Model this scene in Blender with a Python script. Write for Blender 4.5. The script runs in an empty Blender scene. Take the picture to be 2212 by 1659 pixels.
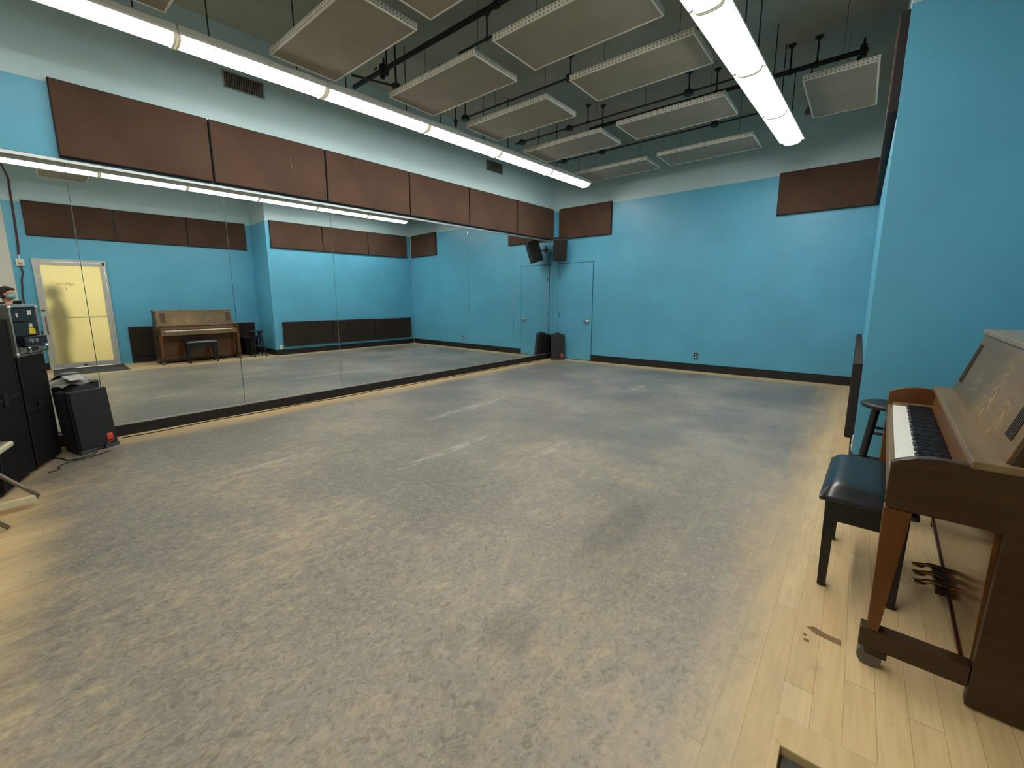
import bpy, bmesh, math, random
from mathutils import Vector, Matrix
random.seed(7)
SC = bpy.context.scene
COL = SC.collection
PI = math.pi

# ------------------------------------------------------------------ basics
def lin(c):
    return tuple(((v/255.0)/12.92 if v/255.0 <= 0.04045 else ((v/255.0+0.055)/1.055)**2.4) for v in c)

class NT:
    """small helper to wire shader nodes"""
    def __init__(s, name):
        s.m = bpy.data.materials.new(name); s.m.use_nodes = True
        s.t = s.m.node_tree; s.n = s.t.nodes; s.l = s.t.links
        s.bsdf = s.n['Principled BSDF']; s.out = s.n['Material Output']
    def put(s, sock, v):
        if isinstance(v, bpy.types.NodeSocket): s.l.new(v, sock)
        elif isinstance(v, (tuple, list)) and sock.type == 'RGBA': sock.default_value = tuple(v)[:3]+(1,)
        else: sock.default_value = v
    def node(s, typ, **kw):
        n = s.n.new(typ)
        for k, v in kw.items(): setattr(n, k, v)
        return n
    def math(s, op, a, b=None, c=None, clamp=False):
        n = s.node('ShaderNodeMath', operation=op, use_clamp=clamp)
        for i, v in enumerate((a, b, c)):
            if v is not None: s.put(n.inputs[i], v)
        return n.outputs[0]
    def mix(s, f, a, b, blend='MIX'):
        n = s.node('ShaderNodeMix', data_type='RGBA', blend_type=blend)
        s.put(n.inputs[0], f); s.put(n.inputs[6], a); s.put(n.inputs[7], b)
        return n.outputs[2]
    def coord(s, kind='Object'):
        return s.node('ShaderNodeTexCoord').outputs[kind]
    def map(s, vec, scale=(1,1,1), loc=(0,0,0), rot=(0,0,0)):
        n = s.node('ShaderNodeMapping'); s.put(n.inputs[0], vec)
        n.inputs[1].default_value = loc; n.inputs[2].default_value = rot; n.inputs[3].default_value = scale
        return n.outputs[0]
    def noise(s, vec, scale=5, detail=4, rough=0.55, dist=0.0):
        n = s.node('ShaderNodeTexNoise'); s.put(n.inputs['Vector'], vec)
        n.inputs['Scale'].default_value = scale; n.inputs['Detail'].default_value = detail
        n.inputs['Roughness'].default_value = rough; n.inputs['Distortion'].default_value = dist
        return n.outputs[0]
    def ramp(s, f, lo, hi, a=0.0, b=1.0, smooth=True):
        n = s.node('ShaderNodeMapRange', interpolation_type='SMOOTHSTEP' if smooth else 'LINEAR')
        s.put(n.inputs[0], f); n.inputs[1].default_value = lo; n.inputs[2].default_value = hi
        n.inputs[3].default_value = a; n.inputs[4].default_value = b
        return n.outputs[0]
    def sep(s, vec):
        n = s.node('ShaderNodeSeparateXYZ'); s.put(n.inputs[0], vec); return n.outputs
    def comb(s, x, y, z):
        n = s.node('ShaderNodeCombineXYZ'); s.put(n.inputs[0], x); s.put(n.inputs[1], y); s.put(n.inputs[2], z); return n.outputs[0]
    def bump(s, h, strength=0.2, dist=0.01):
        n = s.node('ShaderNodeBump'); n.inputs['Strength'].default_value = strength; n.inputs['Distance'].default_value = dist
        s.put(n.inputs['Height'], h); s.l.new(n.outputs[0], s.bsdf.inputs['Normal'])
    def base(s, c, rough=None, metal=None, spec=None):
        s.put(s.bsdf.inputs['Base Color'], c)
        if rough is not None: s.put(s.bsdf.inputs['Roughness'], rough)
        if metal is not None: s.put(s.bsdf.inputs['Metallic'], metal)
        if spec is not None: s.put(s.bsdf.inputs['Specular IOR Level'], spec)

_mc = {}
def M(name, rgb, rough=0.6, metal=0.0, var=0.12, scale=14.0, spec=0.5, bump=0.0, stretch=(1,1,1)):
    """plain procedural material: colour mottled by noise"""
    if name in _mc: return _mc[name]
    t = NT(name)
    v = t.map(t.coord(), stretch)
    nz = t.noise(v, scale, 5)
    c = lin(rgb)
    a = tuple(x*(1-var) for x in c); b = tuple(min(1, x*(1+var)) for x in c)
    t.base(t.mix(t.ramp(nz, 0.3, 0.7), a, b), rough, metal, spec)
    if bump: t.bump(t.noise(v, scale*6, 3), bump, 0.003)
    _mc[name] = t.m
    return t.m

# ------------------------------------------------------------------ materials
BLUE = lin((98, 177, 208)); PALE = lin((188, 214, 218))
def wall_paint(name, split=True):
    t = NT(name)
    g = t.node('ShaderNodeNewGeometry').outputs['Position']
    z = t.sep(g)[2]
    nz = t.noise(g, 1.3, 4)
    blue = t.mix(t.ramp(nz, 0.3, 0.7), tuple(x*0.93 for x in BLUE), tuple(x*1.06 for x in BLUE))
    pale = t.mix(t.ramp(nz, 0.3, 0.7), tuple(x*0.94 for x in PALE), PALE)
    c = blue
    if split:
        w = t.math('ADD', z, t.math('MULTIPLY', t.noise(g, 9, 2), 0.006))
        c = t.mix(t.math('GREATER_THAN', w, 3.124), blue, pale)
    t.base(c, 0.36, 0, 0.45)
    t.bump(t.noise(g, 160, 2), 0.06, 0.002)
    return t.m
m_wall = wall_paint('blue_wall_paint')
m_white_wall = M('white_wall_paint', (214, 212, 200), 0.6, var=0.04, scale=2)
m_ceiling = M('grey_ceiling_paint', (178, 178, 164), 0.8, var=0.08, scale=2)
m_black_base = M('black_vinyl_base', (22, 21, 22), 0.45, var=0.2, scale=9)
m_mirror = NT('mirror_silver'); m_mirror.base((0.86, 0.90, 0.885), 0.0, 1.0); m_mirror = m_mirror.m
m_alu = M('brushed_aluminium', (205, 206, 204), 0.32, 0.85, var=0.06, scale=30, stretch=(1, 1, 12))
m_doorframe = M('grey_aluminium_door_frame', (196, 196, 190), 0.42, 0.25, var=0.05, scale=8)
m_chrome = M('chrome', (215, 215, 215), 0.12, 1.0, var=0.02)
m_black = M('black_plastic', (16, 16, 17), 0.45, var=0.2, scale=20)
m_blackmetal = M('black_pipe_paint', (24, 24, 23), 0.5, var=0.2, scale=20)
m_greypipe = M('grey_conduit', (52, 54, 50), 0.5, var=0.15, scale=20)
m_whitemetal = M('white_enamel', (226, 224, 216), 0.4, var=0.03, scale=6)
m_red = M('red_orange_badge', (226, 62, 40), 0.4, var=0.08)
m_paper = M('white_paper', (214, 214, 210), 0.7, var=0.04)

def brown_fabric(name, rgb):
    t = NT(name); v = t.coord()
    big = t.noise(v, 1.6, 4); fine = t.noise(v, 220, 2)
    c = lin(rgb)
    col = t.mix(t.ramp(big, 0.3, 0.72), tuple(x*0.82 for x in c), tuple(x*1.15 for x in c))
    col = t.mix(t.math('MULTIPLY', t.ramp(fine, 0.35, 0.65), 0.35), col, tuple(x*0.6 for x in c))
    t.base(col, 0.85, 0, 0.2); t.bump(fine, 0.25, 0.002)
    return t.m
m_brown = brown_fabric('brown_acoustic_fabric', (84, 63, 51))
m_brown_low = brown_fabric('dark_brown_acoustic_fabric', (52, 44, 38))

def cloud_fabric():
    t = NT('taupe_ceiling_fabric'); v = t.coord()
    big = t.noise(v, 3, 4); fine = t.noise(v, 160, 2)
    c = lin((170, 162, 146))
    col = t.mix(t.ramp(big, 0.3, 0.7), tuple(x*0.9 for x in c), c)
    t.base(t.mix(t.math('MULTIPLY', fine, 0.25), col, tuple(x*0.6 for x in c)), 0.9, 0, 0.15)
    return t.m
m_cloud = cloud_fabric()

def perforated():
    t = NT('white_perforated_edge'); x, y, z = t.sep(t.coord())
    def dot(a):
        f = t.math('ABSOLUTE', t.math('SUBTRACT', t.math('FRACT', t.math('MULTIPLY', a, 1/0.034)), 0.5))
        return f
    along = t.math('ADD', x, y)
    d = dot(along); zz = t.math('ABSOLUTE', t.math('SUBTRACT', t.math('FRACT', t.math('MULTIPLY', z, 1/0.026)), 0.5))
    r = t.math('SQRT', t.math('ADD', t.math('POWER', d, 2.0), t.math('POWER', zz, 2.0)))
    hole = t.ramp(r, 0.20, 0.30, 1.0, 0.0)
    t.base(t.mix(hole, lin((232, 228, 216)), lin((150, 146, 136))), 0.55, 0, 0.3)
    return t.m
m_perf = perforated()

def wood(name, rgb, rgb2, rough=0.4, axis='y', scale=1.0, gloss=0.4, burl=None):
    """furniture veneer with long grain along the given local axis"""
    t = NT(name); v = t.coord()
    st = {'x': (0.12, 1, 1), 'y': (1, 0.12, 1), 'z': (1, 1, 0.12)}[axis]
    g = t.noise(t.map(v, tuple(a*22*scale for a in st)), 1.0, 6, 0.6, 0.6)
    fine = t.noise(t.map(v, tuple(a*160*scale for a in st)), 1.0, 3)
    big = t.noise(v, 1.8, 3)
    col = t.mix(t.ramp(g, 0.32, 0.68), lin(rgb), lin(rgb2))
    col = t.mix(t.math('MULTIPLY', t.ramp(big, 0.35, 0.7), 0.35), col, lin(rgb2))
    col = t.mix(t.math('MULTIPLY', fine, 0.22), col, tuple(c*0.5 for c in lin(rgb)))
    if burl:       # cathedral figure in the middle of the panel
        _, yy, zz = t.sep(v)
        wob = t.math('MULTIPLY', t.math('SUBTRACT', t.noise(v, 6, 4), 0.5), 0.20)
        tot = None
        for cy, cz, ry, amp in ((0.62, 0.74, 0.46, 1.0), (0.36, 0.78, 0.36, 0.9), (0.98, 0.76, 0.38, 0.7)):
            dy = t.math('MULTIPLY', t.math('SUBTRACT', yy, cy), 1.25); dz = t.math('MULTIPLY', t.math('SUBTRACT', zz, cz), 0.72)
            r = t.math('ADD', t.math('SQRT', t.math('ADD', t.math('MULTIPLY', dy, dy), t.math('MULTIPLY', dz, dz))), wob)
            band = t.ramp(t.math('SINE', t.math('MULTIPLY', r, 210.0)), -0.2, 0.9)
            f = t.math('MULTIPLY', t.math('MULTIPLY', band, t.ramp(r, 0.05, ry*0.62, amp, 0.0)), t.ramp(t.noise(v, 5, 3), 0.35, 0.6))
            tot = f if tot is None else t.math('MAXIMUM', tot, f)
        col = t.mix(t.math('MULTIPLY', tot, 0.8), col, lin((190, 152, 96)))
        warm = t.ramp(yy, 1.0, 0.35)
        col = t.mix(t.math('MULTIPLY', warm, 0.35), col, lin((150, 112, 62)))
    t.base(col, rough, 0, gloss)
    return t.m
m_piano = wood('worn_walnut_veneer', (92, 58, 26), (116, 78, 38), 0.38, 'x')
m_piano_shaded = wood('shaded_walnut_veneer', (54, 36, 18), (66, 46, 24), 0.42, 'x')  # walnut with the near side's shade darkened into the colour
m_piano_arm = wood('orange_walnut_veneer', (92, 54, 18), (108, 68, 26), 0.36, 'z')
m_piano_top = wood('scuffed_walnut_veneer', (108, 88, 60), (132, 110, 78), 0.42, 'y')
m_piano_front = wood('figured_walnut_veneer', (88, 72, 46), (108, 90, 60), 0.38, 'y', burl=True)
m_knee = wood('polished_knee_veneer', (92, 54, 20), (112, 70, 30), 0.13, 'y', gloss=0.75)
m_ivory = M('ivory_key_plastic', (253, 250, 242), 0.25, var=0.03)
m_ebony = M('ebony_key', (20, 17, 20), 0.3, var=0.1)
m_brass = M('worn_brass', (150, 122, 70), 0.25, 0.9, var=0.1)
m_vinyl = M('black_bench_vinyl', (20, 26, 30), 0.28, var=0.1, scale=8, spec=0.6)
m_blackwood = M('black_painted_wood', (15, 15, 17), 0.42, var=0.2, scale=10)
m_cream = M('cream_plastic', (214, 206, 176), 0.45, var=0.05)
m_steel = M('grey_tube_steel', (128, 118, 108), 0.4, 0.5, var=0.06)
m_mat = M('grey_entrance_mat', (74, 74, 74), 0.95, var=0.25, scale=60, bump=0.4)
m_cable = M('black_cable', (44, 30, 20), 0.55, var=0.1)
m_tan_wood = wood('pale_maple_trim', (204, 176, 128), (222, 196, 150), 0.45, 'y')

def floor_material():
    t = NT('worn_grey_plank_floor'); v = t.coord(); x, y, z = t.sep(v)
    pw = 0.0785
    px = t.math('MULTIPLY', x, 1/pw); pid = t.math('FLOOR', px); pf = t.math('FRACT', px)
    wn = t.node('ShaderNodeTexWhiteNoise', noise_dimensions='1D'); t.put(wn.inputs['W'], pid)
    r1 = wn.outputs[0]
    yy = t.math('MULTIPLY', t.math('ADD', y, t.math('MULTIPLY', r1, 7.3)), 1/0.95)
    yid = t.math('FLOOR', yy); yf = t.math('FRACT', yy)
    wn2 = t.node('ShaderNodeTexWhiteNoise', noise_dimensions='2D'); t.put(wn2.inputs['Vector'], t.comb(pid, yid, 0.0))
    r2 = wn2.outputs[0]
    grain = t.noise(t.map(v, (60, 4, 1)), 1, 5)
    tan = t.mix(r2, lin((212, 182, 132)), lin((226, 200, 152)))
    tan = t.mix(t.math('MULTIPLY', t.ramp(grain, 0.35, 0.75), 0.3), tan, lin((172, 142, 98)))
    stain = t.ramp(t.noise(t.map(v, (3.2, 2.2, 1)), 1.7, 4), 0.60, 0.74)
    tan = t.mix(t.math('MULTIPLY', stain, 0.35), tan, lin((140, 116, 80)))
    seam = t.math('MAXIMUM', t.math('LESS_THAN', pf, 0.022), t.math('LESS_THAN', yf, 0.003))
    # grey painted area, rubbed away towards the walls
    ns = t.noise(t.map(v, (4.5, 0.8, 1)), 1.0, 6, 0.62)
    nb = t.noise(t.map(v, (1, 1, 1)), 0.75, 5, 0.6)
    xl = t.math('SUBTRACT', x, t.math('MULTIPLY', y, 0.0326))
    wob = t.math('MULTIPLY', t.math('SUBTRACT', ns, 0.5), 0.9)
    a = t.ramp(t.math('ADD', xl, t.math('MULTIPLY', wob, 0.35)), 0.12, 0.50)
    b = t.ramp(t.math('ADD', x, t.math('MULTIPLY', wob, 0.5)), 4.72, 5.22, 1, 0)
    c = t.ramp(t.math('ADD', y, t.math('MULTIPLY', wob, 0.12)), -0.42, -0.16, 1, 0)
    d = t.ramp(t.math('ADD', y, t.math('ADD', t.math('MULTIPLY', wob, 0.55), t.math('MULTIPLY', t.math('MAXIMUM', t.math('SUBTRACT', x, 2.6), -0.7), 0.25))), -8.36, -7.96)
    mask = t.math('MULTIPLY', t.math('MULTIPLY', a, b), t.math('MULTIPLY', c, d))
    # wear: finer breakup, stronger close to the entrance side, partly painting in the lighting
    wear = t.noise(t.map(v, (7, 3.2, 1)), 2.3, 7, 0.7)
    near = t.ramp(y, -7.0, -3.0, 0.30, 0.0)
    thin = t.math('MULTIPLY', t.ramp(t.math('ADD', t.math('MULTIPLY', wear, 0.6), t.math('MULTIPLY', nb, 0.4)), 0.46, 0.68), t.math('ADD', 0.22, near))
    # lace of scratches
    vor = t.node('ShaderNodeTexVoronoi', feature='DISTANCE_TO_EDGE'); 
    warp = t.noise(v, 9, 3)
    t.put(vor.inputs['Vector'], t.map(t.comb(t.math('ADD', x, t.math('MULTIPLY', warp, 0.25)), t.math('ADD', y, t.math('MULTIPLY', warp, 0.4)), 0.0), (15, 11, 1)))
    vor.inputs['Scale'].default_value = 1.6
    lace = t.math('MULTIPLY', t.ramp(vor.outputs[0], 0.0, 0.07, 1, 0), t.ramp(t.noise(v, 3.2, 4), 0.45, 0.65))
    fleck = t.ramp(t.noise(t.map(v, (1.0, 0.55, 1)), 55, 3, 0.7, 1.5), 0.56, 0.68)
    scr = t.math('MULTIPLY', t.math('ADD', t.math('MULTIPLY', lace, 0.28), t.math('MULTIPLY', fleck, 0.42)), t.ramp(y, -8.0, -2.5, 1.0, 0.35))
    grey = t.mix(t.ramp(nb, 0.35, 0.68), lin((110, 111, 110)), lin((146, 142, 135)))
    grey = t.mix(t.ramp(y, -7.4, -3.0, 0.5, 0.0), grey, t.mix(t.ramp(x, 2.6, 4.6), lin((116, 108, 94)), lin((164, 150, 128))))  # entrance end warmer, left darker: partly light and shade painted into the grey
    grey = t.mix(t.math('MULTIPLY', t.ramp(t.noise(t.map(v, (2.2, 1.0, 1)), 2.0, 5), 0.58, 0.72), 0.4), grey, lin((92, 92, 90)))
    streak = t.ramp(t.noise(t.map(v, (9, 0.75, 1), loc=(3.1, 0.4, 0)), 1.0, 6, 0.68), 0.655, 0.72)
    spots = t.ramp(t.noise(t.map(v, (1, 0.6, 1)), 1.1, 3), 0.48, 0.62)
    grey = t.mix(t.math('MULTIPLY', t.math('MULTIPLY', streak, spots), 0.75), grey, lin((190, 184, 172)))
    tanw = t.mix(0.45, tan, lin((168, 152, 124)))
    grey = t.mix(t.math('MULTIPLY', scr, 0.9, clamp=True), grey, lin((196, 178, 146)))
    seamlight = t.math('MULTIPLY', t.math('LESS_THAN', pf, 0.03), t.math('MULTIPLY', t.ramp(x, 3.7, 4.75, 0.0, 0.5), t.ramp(r1, 0.3, 0.6)))
    grey = t.mix(seamlight, grey, lin((190, 172, 138)))
    mott = t.noise(t.map(v, (1, 0.8, 1)), 34, 4, 0.62, 1.4)
    nearer = t.ramp(y, -7.6, -3.5, 1.0, 0.25)
    grey = t.mix(t.math('MULTIPLY', t.ramp(mott, 0.50, 0.66), t.math('MULTIPLY', nearer, 0.42)), grey, lin((176, 164, 142)))
    grey = t.mix(t.math('MULTIPLY', t.ramp(mott, 0.48, 0.34), t.math('MULTIPLY', nearer, 0.50)), grey, lin((92, 86, 76)))
    # worn pale streaks along the boards and a few darker patches
    def blob(cx, cy, hx, hy):
        dx = t.math('MULTIPLY', t.math('SUBTRACT', x, cx), 1/hx); dy = t.math('MULTIPLY', t.math('SUBTRACT', y, cy), 1/hy)
        return t.ramp(t.math('ADD', t.math('MULTIPLY', dx, dx), t.math('MULTIPLY', dy, dy)), 0.2, 1.0, 1.0, 0.0)
    pale = None
    for q in ((2.56, -5.55, 0.07, 0.75), (1.66, -4.40, 0.10, 0.95), (2.80, -2.0, 0.05, 0.45), (1.65, -6.75, 0.06, 0.35), (3.23, -5.0, 0.05, 0.35)):
        f = blob(*q); pale = f if pale is None else t.math('MAXIMUM', pale, f)
    rag = t.ramp(t.noise(t.map(v, (26, 5, 1)), 1.0, 5, 0.7), 0.44, 0.58)
    grey = t.mix(t.math('MULTIPLY', t.math('MULTIPLY', pale, rag), 0.55), grey, lin((192, 188, 178)))
    dark = None
    for q in ((4.25, -6.88, 0.13, 0.16), (4.24, -5.9, 0.14, 0.55), (3.2, -3.0, 0.7, 1.1)):
        f = blob(*q); dark = f if dark is None else t.math('MAXIMUM', dark, f)
    grey = t.mix(t.math('MULTIPLY', dark, 0.35), grey, lin((84, 82, 80)))
    # narrow dark scuffs
    dk = t.ramp(t.noise(t.map(v, (6, 1.4, 1), rot=(0, 0, 0.7)), 2.4, 2), 0.755, 0.77)
    grey = t.mix(t.math('MULTIPLY', dk, 0.6), grey, lin((60, 58, 56)))
    tan = t.mix(t.math('MULTIPLY', seam, 0.55), tan, lin((120, 94, 58)))
    m2 = t.math('SUBTRACT', mask, t.math('MULTIPLY', thin, t.ramp(mask, 0, 1, 0.4, 1)), clamp=True)
    col = t.mix(m2, t.mix(t.math('MULTIPLY', mask, 0.7), tan, tanw), grey)
    rough = t.math('ADD', t.math('MULTIPLY', wear, 0.16), 0.36)
    t.base(col, rough, 0, 0.42)
    h = t.math('SUBTRACT', t.math('MULTIPLY', wear, 0.3), seam)
    t.bump(h, 0.25, 0.0015)
    return t.m
m_floor = floor_material()

def emission(name, rgb, strength):
    t = NT(name)
    e = t.node('ShaderNodeEmission')
    v = t.coord(); nz = t.noise(v, 3, 2)
    t.put(e.inputs[0], t.mix(nz, tuple(lin(rgb)), tuple(min(1, c*1.03) for c in lin(rgb))))
    e.inputs[1].default_value = strength
    t.l.new(e.outputs[0], t.out.inputs[0])
    return t.m
m_tube_dim = emission('dim_acrylic_diffuser', (255, 250, 240), 7.0)
m_tube = emission('lit_acrylic_diffuser', (255, 251, 243), 19.0)

def frosted_pane():
    t = NT('frosted_yellow_glass')
    tr = t.node('ShaderNodeBsdfTranslucent'); nz = t.noise(t.coord(), 2.0, 3)
    t.put(tr.inputs[0], t.mix(nz, lin((232, 224, 186)), lin((240, 232, 198))))
    t.base(lin((206, 200, 168)), 0.4, 0, 0.4)
    mx = t.node('ShaderNodeMixShader'); mx.inputs[0].default_value = 0.30
    t.l.new(tr.outputs[0], mx.inputs[1]); t.l.new(t.bsdf.outputs[0], mx.inputs[2])
    t.l.new(mx.outputs[0], t.out.inputs[0])
    return t.m
m_pane = frosted_pane()

# ------------------------------------------------------------------ mesh builder
class MB:
    def __init__(s): s.bm = bmesh.new()
    def _bev(s, verts, bev, seg):
        if bev > 0:
            es = {e for v in verts for e in v.link_edges}
            bmesh.ops.bevel(s.bm, geom=list(es), offset=bev, segments=seg, affect='EDGES', profile=0.6)
    def box(s, x0, x1, y0, y1, z0, z1, bev=0, seg=2, mat=None):
        m = Matrix.Translation(((x0+x1)/2, (y0+y1)/2, (z0+z1)/2)) @ Matrix.Diagonal((abs(x1-x0), abs(y1-y0), abs(z1-z0), 1))
        if mat is not None: m = mat @ m
        r = bmesh.ops.create_cube(s.bm, size=1.0, matrix=m)
        s._bev(r['verts'], bev, seg); return s
    def prism(s, poly, axis, a, b, bev=0, mat=None, seg=2):
        """extrude a polygon: axis 'y' takes (x,z) points, 'x' takes (y,z), 'z' takes (x,y)"""
        def P(p, q):
            v = {'y': (p[0], q, p[1]), 'x': (q, p[0], p[1]), 'z': (p[0], p[1], q)}[axis]
            v = Vector(v); return mat @ v if mat is not None else v
        va = [s.bm.verts.new(P(p, a)) for p in poly]; vb = [s.bm.verts.new(P(p, b)) for p in poly]
        n = len(poly); fs = [s.bm.faces.new(va), s.bm.faces.new(vb[::-1])]
        for i in range(n): fs.append(s.bm.faces.new((va[i], vb[i], vb[(i+1) % n], va[(i+1) % n])))
        bmesh.ops.recalc_face_normals(s.bm, faces=fs)
        s._bev(va+vb, bev, seg); return s
    def cyl(s, p, q, r0, r1=None, seg=16, caps=True):
        p, q = Vector(p), Vector(q); r1 = r0 if r1 is None else r1
        d = q-p
        m = Matrix.Translation((p+q)/2) @ d.to_track_quat('Z', 'Y').to_matrix().to_4x4()
        bmesh.ops.create_cone(s.bm, cap_ends=caps, segments=seg, radius1=r0, radius2=r1, depth=d.length, matrix=m); return s
    def ball(s, c, r, seg=16, mat=None):
        if not hasattr(r, '__len__'): r = (r, r, r)
        m = Matrix.Translation(c) @ (mat if mat is not None else Matrix.Identity(4)) @ Matrix.Diagonal((*r, 1))
        bmesh.ops.create_uvsphere(s.bm, u_segments=seg, v_segments=max(6, seg//2+2), radius=1.0, matrix=m); return s
    def limb(s, p, q, r0, r1, seg=14):
        s.ball(p, r0, seg); s.ball(q, r1, seg); s.cyl(p, q, r0, r1, seg); return s
    def lathe(s, prof, c=(0, 0, 0), seg=28):
        rings = []
        for r, z in prof:
            rings.append([s.bm.verts.new((c[0]+r*math.cos(2*PI*i/seg), c[1]+r*math.sin(2*PI*i/seg), c[2]+z)) for i in range(seg)])
        for a, b in zip(rings, rings[1:]):
            for i in range(seg): s.bm.faces.new((a[i], a[(i+1) % seg], b[(i+1) % seg], b[i]))
        s.bm.faces.new(rings[0][::-1]); s.bm.faces.new(rings[-1]); return s
    def tube(s, pts, r, seg=8, smooth=3):
        P = [Vector(p) for p in pts]
        if smooth and len(P) > 2:      # catmull-rom
            Q = []
            for i in range(len(P)-1):
                a, b, c, d = P[max(i-1, 0)], P[i], P[i+1], P[min(i+2, len(P)-1)]
                for k in range(smooth):
                    u = k/smooth
                    Q.append(0.5*((2*b)+(c-a)*u+(2*a-5*b+4*c-d)*u*u+(3*b-a-3*c+d)*u**3))
            P = Q+[P[-1]]
        rings = []
        for i, p in enumerate(P):
            d = (P[min(i+1, len(P)-1)]-P[max(i-1, 0)]).normalized()
            ref = Vector((0, 0, 1)) if abs(d.z) < 0.9 else Vector((1, 0, 0))
            u = d.cross(ref).normalized(); w = u.cross(d)
            rings.append([s.bm.verts.new(p+r*(math.cos(2*PI*k/seg)*u+math.sin(2*PI*k/seg)*w)) for k in range(seg)])
        for a, b in zip(rings, rings[1:]):
            for k in range(seg): s.bm.faces.new((a[k], a[(k+1) % seg], b[(k+1) % seg], b[k]))
        s.bm.faces.new(rings[0][::-1]); s.bm.faces.new(rings[-1]); return s
    def quad(s, *p):
        s.bm.faces.new([s.bm.verts.new(q) for q in p]); return s
    def build(s, name, mat, parent=None, smooth=False, org=None, loc=None, rz=None):
        if org is not None: bmesh.ops.translate(s.bm, vec=-Vector(org), verts=s.bm.verts)
        me = bpy.data.meshes.new(name); bmesh.ops.recalc_face_normals(s.bm, faces=s.bm.faces[:])
        s.bm.to_mesh(me); s.bm.free()
        if mat: me.materials.append(mat)
        if smooth:
            for p in me.polygons: p.use_smooth = True
        o = bpy.data.objects.new(name, me); COL.objects.link(o)
        if parent: o.parent = parent
        if org is not None and loc is None and parent is None: o.location = org
        if loc is not None: o.location = loc
        if rz is not None: o.rotation_euler = (0, 0, rz)
        return o

def smooth_by_angle(o, deg=35):
    for p in o.data.polygons: p.use_smooth = True
    md = o.modifiers.new('edges', 'EDGE_SPLIT'); md.split_angle = math.radians(deg)
    return o
def tag(o, label, cat, group=None):
    o['label'] = label; o['category'] = cat
    if group: o['group'] = group
    return o
def empty(name, loc, rz=0, label=None, cat=None, group=None):
    o = bpy.data.objects.new(name, None); COL.objects.link(o); o.location = loc; o.rotation_euler = (0, 0, rz)
    if label: tag(o, label, cat, group)
    return o
def struct(o): o['kind'] = 'structure'; return o
def copy_tree(o, parent=None):
    c = o.copy(); COL.objects.link(c)
    if parent: c.parent = parent
    for ch in list(o.children): copy_tree(ch, c)
    return c

# ------------------------------------------------------------------ room measures
SL = 0.0326                       # the mirror wall runs very slightly out of square
LA = -math.atan(SL)
def L(n, y): return Vector((SL*y+n, y-SL*n, 0))     # point n metres in front of the mirror wall
W, W2, YC = 5.2346, 6.3008, -4.0221
CEIL, YN = 4.14, -9.3
FX = 9.0

# floor, with a sunken mat well in front of the glass door
fl = MB()
def fq(x0, x1, y0, y1): fl.quad((x0, y0, 0), (x1, y0, 0), (x1, y1, 0), (x0, y1, 0))
PX0, PX1, PY0, PY1 = 5.099, 6.3008, -7.80, -6.61
fq(-0.6, PX0, YN, 0.3); fq(PX0, FX, PY1, 0.3); fq(PX0, FX, YN, PY0); fq(PX1, FX, PY0, PY1)
bmesh.ops.remove_doubles(fl.bm, verts=fl.bm.verts, dist=1e-4)
struct(fl.build('floor', m_floor))
well = MB().box(PX0, PX1, PY0, PY1, -0.06, -0.035)
struct(well.build('floor_well', m_tan_wood))
bd = 0.024
def border(name, poly): struct(MB().prism(poly, 'z', -0.04, 0.0015, 0.002, seg=1).build(name, m_tan_wood))
border('trim_1', [(PX0, PY1), (PX1, PY1), (PX1, -6.722), (PX0+bd, -6.722), (PX0, -6.696)])
border('trim_2', [(PX0, -6.6965), (PX0+bd, -6.7225), (PX0+bd, PY0+bd), (PX0, PY0)])
border('trim_3', [(PX0, PY0), (PX0+bd, PY0+bd), (PX1, PY0+bd), (PX1, PY0)])
mt = MB().box(PX0+bd+0.004, PX1-0.004, PY0+bd+0.004, -6.726, -0.034, -0.024, 0.002, 1)
tag(mt.build('door_mat', m_mat, org=(5.74, -7.25, -0.034)), 'grey entrance mat sunk in a wood-framed well before the glass door', 'mat')

struct(MB().box(-0.9, FX, YN, 0.3, CEIL, CEIL+0.2).build('ceiling', m_ceiling))
wl = MB().box(-0.2, -0.012, -9.6, 0.05, 0, CEIL)
struct(wl.build('wall_left', m_wall, rz=LA))
struct(MB().box(-0.4, W, 0, 0.2, 0, CEIL).build('wall_far', m_wall))
struct(MB().box(W, 6.62, YC, 0.2, 0, CEIL).build('wall_right_far', m_wall))
DN, DF, DZ = -7.802, -6.772, 2.118
wr = MB().box(W2, W2+0.16, DF, YC, 0, CEIL).box(W2, W2+0.16, -8.052, DN, 0, CEIL).box(W2, W2+0.16, DN, DF, DZ, CEIL)
struct(wr.build('wall_right', m_wall))
struct(MB().box(W2, W2+0.16, YN, -8.053, 0, CEIL).build('wall_right_near', m_white_wall))
struct(MB().box(-0.9, FX, YN-0.2, YN, 0, CEIL).build('wall_near', m_white_wall))
struct(MB().box(FX, FX+0.15, YN, 0.3, 0, CEIL).build('wall_corridor', m_white_wall))

# baseboards
ZB = 0.1336
struct(MB().box(0.945, W, -0.013, 0, 0, ZB, 0.003).build('baseboard_far', m_black_base))
struct(MB().box(W-0.013, W, YC-0.013, -0.014, 0, ZB, 0.003).build('baseboard_right_far', m_black_base))
struct(MB().box(W-0.0125, W2-0.014, YC-0.0135, YC-0.0005, 0, ZB, 0.003).build('baseboard_right_return', m_black_base))
struct(MB().box(W2-0.013, W2, -6.575, YC-0.014, 0, ZB, 0.003).build('baseboard_right', m_black_base))
struct(MB().box(W2-0.013, W2, -8.04, DN-0.01, 0, ZB, 0.003).build('baseboard_right_near', m_black_base))
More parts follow.
